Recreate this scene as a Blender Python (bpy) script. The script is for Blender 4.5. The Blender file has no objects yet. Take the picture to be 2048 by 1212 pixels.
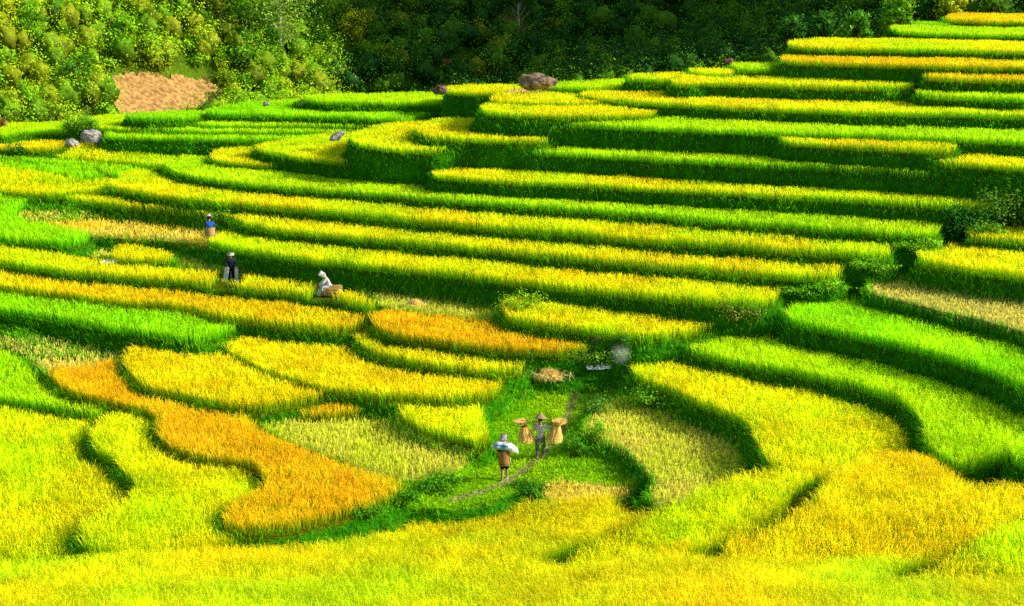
import bpy, math, numpy as np
from mathutils import Vector, Matrix
R = np.random.default_rng(7)
rad = math.radians
sc = bpy.context.scene
col = sc.collection
# ------------------------------------------------------------------ camera model (metres, photo is 2048 x 1212)
CAMZ, PITCH, F = 18.0, rad(14.0), 3000.0
CP, SP = math.cos(PITCH), math.sin(PITCH)
def ray(u, v):
    a = (u - 1024.0) / F; b = (606.0 - v) / F
    return a, CP + b * SP, -SP + b * CP
def unproj(u, v, zf):
    """point of the photo at ground height zf(x, y)"""
    dx, dy, dz = ray(u, v)
    z = zf(0.0, 60.0)
    for _ in range(14):
        t = (z - CAMZ) / dz
        z = 0.5 * z + 0.5 * zf(dx * t, dy * t)
    t = (z - CAMZ) / dz
    return dx * t, dy * t
def proj(x, y, z):
    zz = z - CAMZ
    f = y * CP - zz * SP
    up = y * SP + zz * CP
    f = np.maximum(f, .01)
    return 1024 + F * x / f, 606 - F * up / f
# ------------------------------------------------------------------ noise
_T = R.random((256, 256))
def vnoise(x, y, s):
    x = np.asarray(x) / s + 1000.0; y = np.asarray(y) / s + 1000.0
    xi = np.floor(x).astype(int); yi = np.floor(y).astype(int)
    fx = x - xi; fy = y - yi
    fx = fx * fx * (3 - 2 * fx); fy = fy * fy * (3 - 2 * fy)
    g = lambda a, b: _T[a % 256, b % 256]
    return (g(xi, yi) * (1 - fx) + g(xi + 1, yi) * fx) * (1 - fy) + (g(xi, yi + 1) * (1 - fx) + g(xi + 1, yi + 1) * fx) * fy
def fbm(x, y, s):
    return .5 * vnoise(x, y, s) + .3 * vnoise(x + 31, y + 17, s * .47) + .2 * vnoise(x + 71, y + 3, s * .21)
def sstep(a, b, x):
    t = np.clip((x - a) / (b - a), 0, 1); return t * t * (3 - 2 * t)
# ------------------------------------------------------------------ mesh helpers
def mesh_tris(name, V, T, C=None, mat=None, parent=None, smooth=False):
    me = bpy.data.meshes.new(name)
    V = np.ascontiguousarray(V, np.float32); T = np.ascontiguousarray(T, np.int32)
    k = T.shape[1]
    me.vertices.add(len(V)); me.vertices.foreach_set('co', V.ravel())
    me.loops.add(T.size); me.loops.foreach_set('vertex_index', T.ravel())
    me.polygons.add(len(T)); me.polygons.foreach_set('loop_start', np.arange(0, T.size, k, dtype=np.int32))
    if smooth: me.polygons.foreach_set('use_smooth', np.ones(len(T), bool))
    me.update(calc_edges=True)
    if C is not None:
        a = me.color_attributes.new('Col', 'FLOAT_COLOR', 'POINT')
        C4 = np.ones((len(V), 4), np.float32); C4[:, :3] = C
        a.data.foreach_set('color', C4.ravel())
    if mat: me.materials.append(mat)
    o = bpy.data.objects.new(name, me); col.objects.link(o)
    if parent: o.parent = parent
    return o
def tag(o, label=None, cat=None, group=None, kind=None):
    if label: o['label'] = label
    if cat: o['category'] = cat
    if group: o['group'] = group
    if kind: o['kind'] = kind
    return o
# ------------------------------------------------------------------ materials
def vc_mat(name, rough=.8, trans=.0, spec=.15, noise=None, bump=None):
    m = bpy.data.materials.new(name); m.use_nodes = True
    nt = m.node_tree; nt.nodes.clear(); N = nt.nodes.new; L = nt.links.new
    out = N('ShaderNodeOutputMaterial'); at = N('ShaderNodeAttribute'); at.attribute_name = 'Col'
    c = at.outputs['Color']
    if noise:
        tc = N('ShaderNodeTexCoord'); nz = N('ShaderNodeTexNoise'); nz.inputs['Scale'].default_value = noise[0]; nz.inputs['Detail'].default_value = 6
        L(tc.outputs['Object'], nz.inputs['Vector'])
        mr = N('ShaderNodeMapRange'); mr.inputs[1].default_value = .3; mr.inputs[2].default_value = .7
        mr.inputs[3].default_value = 1 - noise[1]; mr.inputs[4].default_value = 1 + noise[1]
        L(nz.outputs[0], mr.inputs[0])
        mx = N('ShaderNodeVectorMath'); mx.operation = 'SCALE'; L(c, mx.inputs[0]); L(mr.outputs[0], mx.inputs['Scale']); c = mx.outputs[0]
    b = N('ShaderNodeBsdfPrincipled'); b.inputs['Roughness'].default_value = rough
    b.inputs['Specular IOR Level'].default_value = spec
    L(c, b.inputs['Base Color'])
    if bump:
        tc = N('ShaderNodeTexCoord'); nz = N('ShaderNodeTexNoise'); nz.inputs['Scale'].default_value = bump[0]; nz.inputs['Detail'].default_value = 8
        L(tc.outputs['Object'], nz.inputs['Vector'])
        bp = N('ShaderNodeBump'); bp.inputs['Distance'].default_value = bump[1]; bp.inputs['Strength'].default_value = 1
        L(nz.outputs[0], bp.inputs['Height']); L(bp.outputs[0], b.inputs['Normal'])
    s = b.outputs[0]
    if trans:
        t = N('ShaderNodeBsdfTranslucent'); L(c, t.inputs['Color'])
        g = N('ShaderNodeVectorMath'); g.operation = 'SCALE'; g.inputs['Scale'].default_value = trans; L(c, g.inputs[0]); L(g.outputs[0], t.inputs['Color'])
        mix = N('ShaderNodeAddShader')
        L(s, mix.inputs[0]); L(t.outputs[0], mix.inputs[1]); s = mix.outputs[0]
    L(s, out.inputs[0])
    return m
def flat_mat(name, c, rough=.8, scale=20, amt=.2, bump=.0, c2=None, stretch=None):
    m = bpy.data.materials.new(name); m.use_nodes = True
    nt = m.node_tree; N = nt.nodes.new; L = nt.links.new; b = nt.nodes['Principled BSDF']
    b.inputs['Roughness'].default_value = rough; b.inputs['Specular IOR Level'].default_value = .2
    tc = N('ShaderNodeTexCoord'); mp = N('ShaderNodeMapping'); nz = N('ShaderNodeTexNoise'); nz.inputs['Scale'].default_value = scale; nz.inputs['Detail'].default_value = 5
    if stretch: mp.inputs['Scale'].default_value = stretch
    L(tc.outputs['Object'], mp.inputs[0]); L(mp.outputs[0], nz.inputs['Vector'])
    rp = N('ShaderNodeValToRGB'); rp.color_ramp.elements[0].position = .35; rp.color_ramp.elements[1].position = .65
    c2 = c2 or [x * (1 - 2 * amt) for x in c]
    rp.color_ramp.elements[0].color = (*c2, 1); rp.color_ramp.elements[1].color = (*c, 1)
    L(nz.outputs[0], rp.inputs[0]); L(rp.outputs[0], b.inputs['Base Color'])
    if bump:
        bp = N('ShaderNodeBump'); bp.inputs['Distance'].default_value = bump; L(nz.outputs[0], bp.inputs['Height']); L(bp.outputs[0], b.inputs['Normal'])
    return m
M_BLADE = vc_mat('rice_blade', .6, .85, .1)
M_GRASS = vc_mat('grass_blade', .7, .7, .1)
M_LEAF = vc_mat('leaf', .6, .4, .1)
M_GROUND = vc_mat('soil_and_grass', .95, 0, .05, (3.0, .35), (6.0, .12))
# ------------------------------------------------------------------ plots
Y = (.95, .70, .003); YG = (.66, .77, .002); G = (.36, .70, .002); LG = (.54, .76, .002); O = (.95, .54, .008); GO = (.93, .58, .004)
PALE = (.84, .72, .14); DRY = (.70, .64, .14)
P = []
def plot(z, front, a, b, label, k=0.0, c=.6, up=45, back=None, kind='crop', zf=None, gap=.12, ord=None):
    if c == .6 and z > 4.6: c = .46
    if zf is None: zf = (lambda z, k: (lambda x, y: z + k * (x - 10)))(z, k)
    P.append(dict(z=z, zf=zf, c=c, front=front, back=back, up=up, a=a, b=b, label=label, kind=kind, gap=gap, ord=ord))
def zfg(x, y):
    return -0.75 + .06 * (48 - y) + .7 * sstep(-2.5, 6, x) + .12 * np.maximum(0, 43 - y) + .06 * np.maximum(0, 37.5 - y)
def zmeadow(x, y): return .09 * np.maximum(0, y - 53.0)
# ---- ground levels near the path
plot(-.45, [(-120,1118),(0,1110),(80,1106),(150,1100),(190,1098),(260,1050),(330,960)], Y, YG, 'yellow rice filling the low plot at the left edge, lower left of the photo', back=[(330,800),(200,790),(0,775),(-120,770)])
plot(-.05, [(202,826),(180,850),(178,870),(191,889),(219,903),(236,922),(260,937),(272,960),(262,975),(239,987),(205,1007),(164,1036),(154,1062),(168,1085),(200,1092),(273,1092),(342,1089),(400,1080),(470,1075)], YG, Y, 'yellow-green rice in the curved plot left of the orange plot', back=[(640,1000),(600,900),(420,850),(330,800),(240,805)])
plot(-.5, [(-200,1400),(2300,1400)], (.84,.64,.003), (.60,.70,.003), 'tall yellow rice covering the whole foreground slope', zf=zfg, ord=-1, gap=.7, back=[(2300,1000),(1900,960),(1600,1000),(1300,980),(1262,974),(1190,980),(1120,955),(1060,950),(1010,975),(930,1000),(800,1000),(700,1018),(560,1064),(440,1077),(200,1103),(0,1117),(-200,1125)])  # wide gap: rice-free strip standing in for shadow streaks beside higher plots
plot(.0, [(560,1040),(690,1031),(800,1014),(930,1020),(1010,994),(1060,968),(1110,960),(1260,980),(1500,960)], (.32,.66,.003), (.54,.76,.004), 'short bright green grass around the footpath', zf=zmeadow, c=.0, kind='grass', back=[(1420,800),(1330,690),(1250,650),(1100,640),(980,660),(900,700),(780,840),(640,990)])
plot(-.1, [(1075,990),(1150,1004),(1250,996),(1272,975),(1262,950),(1235,932),(1190,925),(1130,936),(1090,955)], PALE, Y, 'small cut plot of pale stubble at the right foot of the footpath', c=.2, kind='stubble', back=[])
plot(.12, [(505,846),(560,872),(640,899),(720,925),(790,950),(860,947),(920,930),(955,905)], PALE, YG, 'pale yellow stubble plot left of the two people on the path', c=.22, kind='stubble', back=[(960,870),(860,800),(700,780),(520,790)])
plot(.15, [(92,722),(100,741),(126,767),(190,786),(270,801),(316,817),(306,834),(308,851),(328,875),(369,892),(427,906),(496,910),(518,922),(518,940),(536,953),(513,974),(455,988),(444,1001),(441,1022),(446,1040),(520,1042),(581,1036),(649,1022),(700,1009),(770,985),(830,960)], O, GO, 'orange-gold ripe rice in the long S-shaped plot at lower left', zf=lambda x,y: .22, back=[(770,942),(700,922),(620,890),(540,860),(495,833),(500,780),(400,750),(300,720),(230,705),(110,708)])
plot(.18, [(508,800),(512,813),(600,820),(700,815),(790,802)], O, GO, 'short orange strip of ripe rice above the pale stubble plot', back=[(800,760),(700,740),(520,750)])
plot(.28, [(-100,690),(0,700),(45,709),(80,728),(104,742),(150,740),(200,728),(255,722)], PALE, PALE, 'pale stubble plot above the orange rice at the left edge', c=.25, kind='stubble', back=[(330,690),(300,640),(100,600),(-100,580)])
plot(.42, [(790,800),(800,826),(844,843),(885,853),(936,867),(966,880),(980,863),(981,840),(970,822),(962,795)], Y, YG, 'blunt yellow rice plot whose end faces the two walkers', back=[(985,760),(930,730),(800,735)])
plot(.55, [(252,698),(243,712),(250,730),(275,746),(292,761),(350,773),(400,786),(450,794),(520,799),(580,792),(640,780)], Y, Y, 'yellow rice in the rounded plot above the orange S-shaped plot', back=[(720,760),(640,700),(500,650),(340,640),(262,672)])
plot(.75, [(427,662),(440,682),(490,705),(515,723),(580,746),(640,761),(700,771),(760,779),(830,781),(900,786),(970,778),(1008,766)], Y, Y, 'broad yellow rice plot sweeping down from the middle left to the path', back=[(1015,742),(960,738),(860,726),(760,708),(700,690),(650,668),(560,648),(470,648)])
plot(1.15, [(704,655),(716,676),(760,698),(850,715),(920,725),(990,731),(1058,724),(1060,704)], Y, YG, 'narrow yellow rice band curling below the orange terrace in the middle', back=[(1060,670),(900,640),(760,610),(716,640)])
plot(1.2, [(-100,590),(0,605),(102,622),(205,640),(307,656),(385,668),(425,662),(460,645)], G, LG, 'bright green rice terrace above the pale stubble at the left edge', back=[(640,630),(560,590),(300,570),(0,540),(-100,530)])
plot(1.5, [(-100,550),(0,563),(102,577),(205,590),(342,601),(380,606),(420,615),(444,622),(547,635),(650,645),(700,645),(735,630)], Y, GO, 'golden rice band just above the bright green terrace at left', back=[(760,590),(560,560),(300,540),(0,510),(-100,500)])
plot(1.65, [(735,622),(745,638),(775,653),(830,665),(900,673),(970,681),(1060,688),(1140,690),(1225,684),(1230,668)], O, GO, 'orange ripe rice terrace in the middle of the slope, above the straw pile', back=[(1225,655),(1140,640),(1056,628),(900,612),(800,605),(750,610)])
plot(1.3, [(1236,702),(1300,700),(1350,690),(1400,672),(1460,645)], (.16,.46,.003), (.28,.5,.004), 'grassy shelf between the orange terrace and the bright green plots at right', c=.0, kind='grass', back=[(1440,615),(1250,630)])
plot(2.0, [(-100,500),(0,514),(68,523),(171,538),(307,546),(410,556),(470,563),(560,571),(640,581),(700,591),(748,603)], YG, Y, 'yellow-green rice strip in front of the three farmers at left', back=[(760,590),(640,562),(470,542),(330,528),(170,512),(60,490),(-100,470)], gap=.0)
plot(1.99, [(748,606),(820,615),(900,624),(1000,636),(1080,648),(1160,662)], PALE, YG, 'pale cut stubble terrace where the seated farmer works', c=.16, kind='stubble', back=[(1040,590),(900,560),(700,530),(520,500),(330,470),(180,450),(100,460),(120,492),(170,508),(330,526),(470,540),(640,560),(755,588)])
plot(2.35, [(210,505),(239,510),(290,513),(345,512)], Y, YG, 'small isolated clump of yellow rice left of the standing farmer', c=.5, back=[(350,500),(270,485),(235,482)])
plot(2.25, [(1000,606),(1016,623),(1070,633),(1150,644),(1230,655),(1290,661),(1350,655),(1440,642),(1446,620)], YG, Y, 'yellow-green rice plot right above the orange middle terrace', back=[(1430,580),(1250,560),(1080,550),(1020,585)])
# ---- right of the path
plot(.48, [(1172,842),(1178,868),(1203,872),(1244,888),(1262,908),(1288,928),(1308,947),(1296,973),(1300,1010),(1500,960)], PALE, YG, 'half-moon stubble plot partly in shade right of the footpath', c=.18, kind='stubble', back=[(1540,900),(1440,790),(1300,760),(1210,800)])
plot(1.1, [(1262,722),(1276,745),(1320,759),(1370,776),(1444,809),(1485,823),(1498,841),(1505,864),(1519,882),(1536,911),(1550,925),(1620,960),(1800,960),(1900,880)], YG, Y, 'yellow-green crescent rice plot right of the footpath', back=[(1900,760),(1700,690),(1500,650),(1340,660),(1290,700)])
plot(1.3, [(1110,1130),(1160,1082),(1200,1062),(1280,1030),(1350,998),(1433,951),(1502,932),(1587,929),(1660,940),(1700,980),(1600,1120),(1350,1200)], YG, Y, 'yellow-green rice slope in front of the half-moon stubble plot', gap=.6, zf=lambda x, y: 1.3 - .13 * np.maximum(0, 42 - y), back=[])  # wide gap again imitates a shadow streak under the next plot
plot(1.75, [(1335,672),(1360,682),(1450,705),(1587,729),(1690,750),(1760,767),(1815,791),(1838,815),(1850,845),(1846,872),(1872,888),(1930,925),(1985,905),(2020,885),(2100,900)], YG, LG, 'bright yellow-green rice terrace curving right of the crescent plot', back=[(2200,700),(1900,640),(1600,590),(1440,600),(1375,645)])
plot(1.78, [(1430,1085),(1485,1052),(1567,1028),(1590,1010),(1640,976),(1662,942),(1720,905),(1840,888),(1890,925),(1946,960),(2048,952),(2200,948),(2200,1250),(1500,1250)], (.84,.70,.003), (.88,.62,.003), 'golden rice on the slope at lower right', gap=.5, zf=lambda x, y: 1.78 - .2 * np.maximum(0, 39 - y), back=[])
plot(2.4, [(1700,1230),(1790,1165),(1860,1120),(1950,1068),(1997,1043),(2045,1022),(2200,975),(2250,1250)], GO, YG, 'golden rice on the raised plot in the lower right corner', zf=lambda x, y: 2.4 - .25 * np.maximum(0, 36 - y), back=[])
plot(2.3, [(2018,862),(2016,890),(2031,906),(2080,918),(2200,930)], G, YG, 'green rice plot cut by the right edge above the golden slope', back=[(2200,800),(2060,820)])
plot(2.7, [(1546,606),(1587,630),(1638,645),(1758,665),(1861,692),(1963,720),(2031,751),(2060,768),(2200,830)], LG, G, 'broad bright green rice terrace at the right edge', back=[(2200,700),(2048,640),(1900,600),(1780,575),(1650,560),(1570,580)])
plot(3.6, [(1725,578),(1780,590),(1860,610),(1960,634),(2060,662),(2200,705)], DRY, PALE, 'cut plot with straw lying in rows at the right edge', c=.15, kind='stubble', back=[(2200,560),(1900,520),(1760,540)])
plot(4.4, [(1832,497),(1842,507),(1867,514),(1912,521),(1997,534),(2060,541),(2200,560)], YG, Y, 'yellow-green rice plot below the round bush at the right edge', back=[(2200,470),(1990,470),(1880,480)])
plot(5.0, [(1925,462),(1960,468),(2060,475),(2200,490)], LG, Y, 'short green rice plot beside the round bush at the right edge', back=[(2200,420),(1960,430)])
# ---- the long terraces
K = .02
plot(3.22, [(-100,420),(0,434),(100,450),(190,465),(300,473),(380,480),(415,484),(440,484)], PALE, Y, 'pale cut terrace cut by the left edge, ending at the blue-jacketed farmer', k=.02, c=.25, kind='stubble', back=[(450,440),(300,420),(0,370),(-100,360)])
plot(3.2, [(408,470),(425,480),(445,482),(513,494),(600,506),(700,517),(851,530),(1022,549),(1193,569),(1348,584),(1470,594),(1546,594),(1564,573)], YG, Y, 'yellow rice terrace running right from the blue-jacketed farmer across the slope', k=K)
plot(2.45, [(-100,455),(0,467),(68,474),(120,478),(165,472),(190,458)], LG, G, 'short green rice plot cut by the left edge, below the pale terrace', back=[(200,430),(0,400),(-100,400)])
plot(3.8, [(45,372),(110,385),(171,393),(260,403),(342,411),(410,420),(470,426),(490,438),(550,449),(700,463),(851,475),(1022,491),(1193,508),(1380,522),(1450,529),(1570,539),(1682,542),(1690,521)], YG, Y, 'second long terrace up from the blue-jacketed farmer, yellow-green rice', k=K)
plot(4.4, [(205,362),(232,367),(290,377),(350,385),(478,398),(600,408),(700,416),(851,431),(1022,445),(1193,458),(1380,474),(1450,477),(1553,486),(1656,492),(1730,498),(1782,498),(1789,477)], YG, Y, 'third long terrace up from the blue-jacketed farmer, slightly golden at its right end', k=K, up=40)
plot(5.0, [(326,322),(340,333),(380,345),(444,356),(547,366),(700,375),(851,389),(1022,401),(1193,412),(1348,424),(1450,433),(1553,441),(1690,451),(1800,459),(1880,460),(1887,440)], YG, LG, 'fourth long terrace up from the blue-jacketed farmer, green-yellow rice', k=K, up=40)
plot(5.8, [(860,336),(872,344),(900,348),(1022,355),(1193,364),(1348,372),(1553,382),(1758,394),(1900,403),(1988,407),(1997,390)], YG, Y, 'yellow-green terrace ending at the round bush on the right', k=K, up=40)
plot(6.8, [(968,283),(980,290),(1000,293),(1100,298),(1193,303),(1380,313),(1553,323),(1758,332),(1900,343),(2048,353),(2200,362)], LG, YG, 'green-yellow terrace reaching the right edge one step above the bush', k=K, up=40)
plot(7.3, [(1848,308),(1862,315),(1950,321),(2048,328),(2200,336)], YG, Y, 'short yellow-green strip at the right edge two steps above the bush', k=K, up=30)
plot(7.75, [(1550,266),(1562,275),(1650,281),(1758,287),(1880,294),(1914,289),(1918,276)], Y, YG, 'short yellow strip with both ends visible, upper right', k=K, up=25)
plot(8.0, [(942,228),(960,235),(1000,239),(1193,244),(1348,250),(1553,258),(1758,264),(1900,268),(2048,276),(2200,284)], LG, YG, 'bright green long terrace at mid height of the upper right slope', k=K, up=35)
plot(8.7, [(1155,182),(1180,189),(1280,197),(1380,204),(1553,211),(1758,218),(2048,223),(2200,228)], YG, Y, 'long yellow-green terrace with its left tip below the brown boulder', k=K, up=30)
plot(9.3, [(1826,177),(1850,183),(1920,187),(2048,191),(2200,194)], LG, YG, 'short green strip at the right edge, fourth from the top', k=K, up=25)
plot(9.5, [(1335,156),(1370,162),(1420,159),(1500,161),(1650,165),(1790,168),(1835,165),(1840,155)], Y, YG, 'yellow terrace ending in mid slope, upper right', k=K, up=26)
plot(10.0, [(1842,142),(1860,148),(1920,151),(2048,153),(2200,156)], GO, Y, 'short golden strip at the right edge, third from the top', k=K, up=22)
plot(10.45, [(1556,110),(1575,116),(1650,119),(1750,122),(1900,125),(2048,127),(2200,130)], GO, Y, 'orange-gold rice terrace high on the right', k=K, up=24)
plot(9.9, [(1455,124),(1475,131),(1520,134),(1580,132)], YG, LG, 'tiny yellow-green plot left of the orange-gold top terrace', k=K, up=12)
plot(9.7, [(1372,136),(1400,141),(1470,143)], YG, Y, 'small yellow plot beside the reddish stone on the crest', k=K, up=10)
plot(10.95, [(1572,80),(1590,88),(1650,90),(1750,91),(1900,93),(2048,97),(2200,100)], YG, Y, 'yellow rice terrace third from the top at the right', k=K, up=18)
plot(11.3, [(1775,50),(1795,57),(1850,61),(2048,64),(2200,66)], LG, YG, 'green-yellow terrace second from the top at the right', k=K, up=14)
plot(11.4, [(1822,42),(1860,45),(1920,46)], G, LG, 'thin green sliver of rice behind the second highest terrace', k=K, up=7)
plot(11.7, [(1886,29),(1900,34),(1950,37),(2048,38),(2200,39)], GO, Y, 'golden rice on the topmost terrace in the upper right corner', k=K, up=14)
# ---- upper left
plot(3.42, [(-100,330),(0,341),(60,345),(110,349),(160,355),(190,356)], LG, G, 'green rice sliver at the left edge below the two thin green rows', back=[(260,345),(200,325),(0,310),(-100,305)])
plot(3.3, [(-100,362),(0,373),(50,378),(100,380),(200,375)], YG, Y, 'yellow rice plot at the left edge below the thin green rows', back=[(330,340),(200,330),(0,325),(-100,320)])
plot(3.65, [(-100,318),(0,326),(60,330),(130,332),(200,333),(206,342),(250,346),(290,344),(330,331)], G, LG, 'thin green rice row at the left edge with a dark earth lip', back=[(350,310),(200,300),(-100,290)])
plot(4.05, [(-100,305),(0,308),(102,311),(200,314),(273,319),(330,324),(420,312),(520,305)], Y, YG, 'yellow rice plot in front of the grey rocks at left', back=[(560,280),(300,262),(-100,260)])
plot(4.8, [(414,305),(420,311),(450,317),(500,323),(562,328),(590,322)], YG, Y, 'small yellow-green rice tongue right of the grey rocks', back=[(640,290),(520,275),(440,290)])
plot(4.7, [(-100,286),(0,291),(60,293),(125,292)], GO, Y, 'golden rice patch left of the grey rocks', back=[(160,262),(-100,250)])
plot(5.3, [(206,262),(212,268),(300,270),(400,272),(506,274),(600,272),(690,272)], G, LG, 'green rice terrace above the long dark bank beside the grey rocks', back=[(720,245),(500,235),(230,240)])
plot(5.25, [(8,266),(20,262),(60,257),(143,257),(200,262)], LG, YG, 'green rice hummock at the far left under the scrub slope', back=[(260,235),(60,240),(-20,255)])
plot(5.9, [(500,285),(520,294),(560,301),(584,307),(620,311),(700,321),(780,326),(851,328),(940,330)], YG, Y, 'broad yellow-green rice bulge below the leaning stone', k=K, back=[(960,300),(900,280),(740,250),(690,258),(600,270)])
plot(5.55, [(130,246),(200,250),(260,254),(400,257),(550,258),(700,259),(740,258)], LG, YG, 'second green row above the long dark bank at left', back=[(760,235),(400,222),(250,222),(130,234)])
plot(5.8, [(296,236),(305,241),(376,244),(547,245),(700,247),(790,250),(818,247)], LG, YG, 'third green row above the long dark bank at left', back=[(830,225),(500,215),(330,222)])
plot(6.2, [(240,228),(300,232),(400,230)], G, LG, 'tiny green plot at the right foot of the ploughed field', back=[(420,215),(260,220)])
plot(6.3, [(398,217),(430,222),(550,224),(700,228),(780,232),(822,237),(832,228)], G, LG, 'green rice terrace right of the ploughed field', back=[(980,200),(700,190),(480,200)])
plot(6.75, [(577,206),(640,209),(800,212),(957,215)], (.85,.70,.25), PALE, 'long strip of pale cut straw near the crest', c=.16, kind='stubble', back=[(960,200),(620,195)])
plot(6.95, [(598,192),(640,198),(720,199),(851,200),(960,202),(1107,196),(1180,186)], LG, YG, 'highest long terrace left of the brown boulder', back=[(1200,176),(900,180),(700,183),(615,186)])
plot(6.55, [(690,270),(720,284),(780,291),(860,295),(930,292),(940,282)], YG, Y, 'yellow-green rice plot right of the leaning stone', back=[(960,255),(850,235),(740,245)])
plot(7.1, [(828,254),(845,263),(870,268),(950,272),(1050,276),(1108,274),(1115,266)], Y, YG, 'short yellow strip in the centre of the upper slope', k=0, back=[(1110,245),(900,228),(840,240)])
plot(8.25, [(958,207),(965,214),(1000,221),(1100,224),(1230,226),(1330,222)], YG, Y, 'green-yellow rice band below the brown boulder', back=[(1330,190),(1200,180),(1000,190)])
plot(7.9, [(880,176),(920,180),(1000,181),(1040,183)], YG, Y, 'yellow rice strip left of the brown boulder', back=[(1050,164),(900,166)])
plot(8.5, [(995,190),(1060,186),(1180,184)], (.8,.6,.2), PALE, 'pale dry patch right under the brown boulder', c=.2, kind='stubble', back=[(1180,172),(1020,174)])
plot(8.75, [(1095,168),(1160,171),(1280,172),(1360,168)], YG, LG, 'yellow-green strip right of the brown boulder', back=[(1360,150),(1200,156),(1100,160)])
plot(9.4, [(1245,150),(1290,152),(1350,152)], YG, Y, 'thin yellow strip on the crest right of the brown boulder', back=[(1380,140),(1260,145)])

plot(8.42, [(972,192),(1000,198),(1100,201),(1190,200),(1260,197)], YG, Y, 'thin yellow-green band just below the pale patch under the boulder', back=[(1260,186),(1100,180),(1000,180)], gap=.2)
plot(-.12, [(-100,780),(0,786),(60,793),(130,806),(190,820),(215,818)], LG, YG, 'lime green rice plot at the left edge between the pale stubble and the low yellow plot', back=[(210,792),(130,775),(95,748),(70,722),(0,706),(-100,700)])

# ------------------------------------------------------------------ fine grid, signed distances, height map
CELL = .15
GX = np.arange(-56, 60, CELL); GY = np.arange(28, 124, CELL)
def chaikin(p, n=2):
    for _ in range(n):
        q = np.roll(p, -1, 0); p = np.stack([.75 * p + .25 * q, .25 * p + .75 * q], 1).reshape(-1, 2)
    return p
def base_h(x, y):
    L_ = np.interp(y, [-400, -30, 0, 5, 12, 22, 30, 36, 44, 50, 60, 68, 77, 97, 106, 125, 145, 4000], [60, 20, 16.3, 13.5, 9.0, 3.5, .9, -.6, -1.3, -1.3, .2, 1.2, 2.2, 5.0, 4.5, 0, 0, 0])
    R_ = np.interp(y, [-400, -30, 0, 5, 12, 22, 30, 36, 44, 50, 58, 65, 72, 85, 102, 112, 130, 145, 4000], [60, 20, 16.3, 13.5, 9.0, 4.5, 1.8, .3, -.8, -.9, .8, 2.6, 4.8, 7.4, 8.6, 5, 0, 0, 0])
    w = sstep(-14, 14, x)
    h = L_ * (1 - w) + R_ * w
    return h
def hill_h(x, y):
    foot = np.interp(x, [-400, -75, -52, -40, -28, -14, 0, 20, 45, 80, 400], [60, 96, 117, 131, 141, 150, 153, 150, 143, 128, 20])
    d = y - foot + 3.0 * (fbm(x, y, 14) - .5)
    h = .0 + np.where(d > 0, d * .86, d * .25)
    h = np.where(h > 70, 70 + (h - 70) * .12, h)
    lump = 3.2 * (fbm(x, y, 9) - .5) * sstep(0, 6, d)
    ridge = 130 * np.exp(-((x - 118) / 58) ** 2 - ((y - 166) / 30) ** 2)  # ridge mostly out of view, put in to shade the middle hillside
    return np.maximum(h + lump, ridge * sstep(112, 150, y))
def make_poly(p):
    zc = lambda x, y: p['zf'](x, y) + p['c'] * .92
    f = p['front']
    if p['back'] is not None: b = p['back']
    else:
        bk = [(u, v - p['up']) for u, v in f]
        if f[0][0] > 0: bk[0] = (f[0][0] + p['up'] * .9, f[0][1] - p['up'] * .3); bk[1] = (max(f[1][0], bk[0][0] + 5), f[1][1] - p['up'] * .75)
        bk = [q for k_, q in enumerate(bk) if k_ < 2 or q[0] > bk[1][0]]
        b = bk[::-1]
    def far(a):   # plots run on well past the sides of the picture
        out = []
        for k_, (u, v) in enumerate(a):
            if u >= 2058 or u <= -80:
                q = a[k_ - 1] if k_ and -80 < a[k_ - 1][0] < 2100 else (a[k_ + 1] if k_ + 1 < len(a) else (u, v))
                e = 430 if u > 0 else -430
                sl = np.clip((v - q[1]) / (u - q[0]) if abs(u - q[0]) > 20 else 0, -.35, .35)
                out.append((u + e, v + sl * e))
            else: out.append((u, v))
        return out
    pts = np.array([unproj(u, v, zc) for u, v in far(f) + far(b)])
    q = chaikin(pts, 2)
    # even resampling and a hand-dug wobble
    d = np.r_[0, np.cumsum(np.linalg.norm(np.roll(q, -1, 0) - q, axis=1))]
    n = int(max(30, d[-1] / .45)); s = np.linspace(0, d[-1], n, endpoint=False)
    qq = np.vstack([q, q[:1]])
    w = np.stack([np.interp(s, d, qq[:, 0]), np.interp(s, d, qq[:, 1])], 1)
    w[:, 0] += .22 * (vnoise(w[:, 0], w[:, 1], 1.3) - .5); w[:, 1] += .22 * (vnoise(w[:, 0] + 50, w[:, 1], 1.1) - .5)
    return w
def sd_grid(poly, pad=1.2):
    x0 = np.searchsorted(GX, poly[:, 0].min() - pad); x1 = np.searchsorted(GX, poly[:, 0].max() + pad)
    y0 = np.searchsorted(GY, poly[:, 1].min() - pad); y1 = np.searchsorted(GY, poly[:, 1].max() + pad)
    x0 = max(x0 - 1, 0); y0 = max(y0 - 1, 0)
    X, Yy = np.meshgrid(GX[x0:x1].astype(np.float32), GY[y0:y1].astype(np.float32))
    best = np.full(X.shape, 1e9, np.float32); ins = np.zeros(X.shape, bool)
    A = poly; B = np.roll(poly, -1, 0)
    for (ax, ay), (bx, by) in zip(A, B):
        ex, ey = bx - ax, by - ay; l2 = ex * ex + ey * ey + 1e-9
        t = np.clip(((X - ax) * ex + (Yy - ay) * ey) / l2, 0, 1)
        np.minimum(best, (X - ax - t * ex) ** 2 + (Yy - ay - t * ey) ** 2, out=best)
        if ay != by:
            c = (ay > Yy) != (by > Yy)
            ins ^= c & (X < ex * (Yy - ay) / (by - ay) + ax)
    s = np.sqrt(best); s[ins] *= -1
    return (x0, y0, s)
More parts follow.
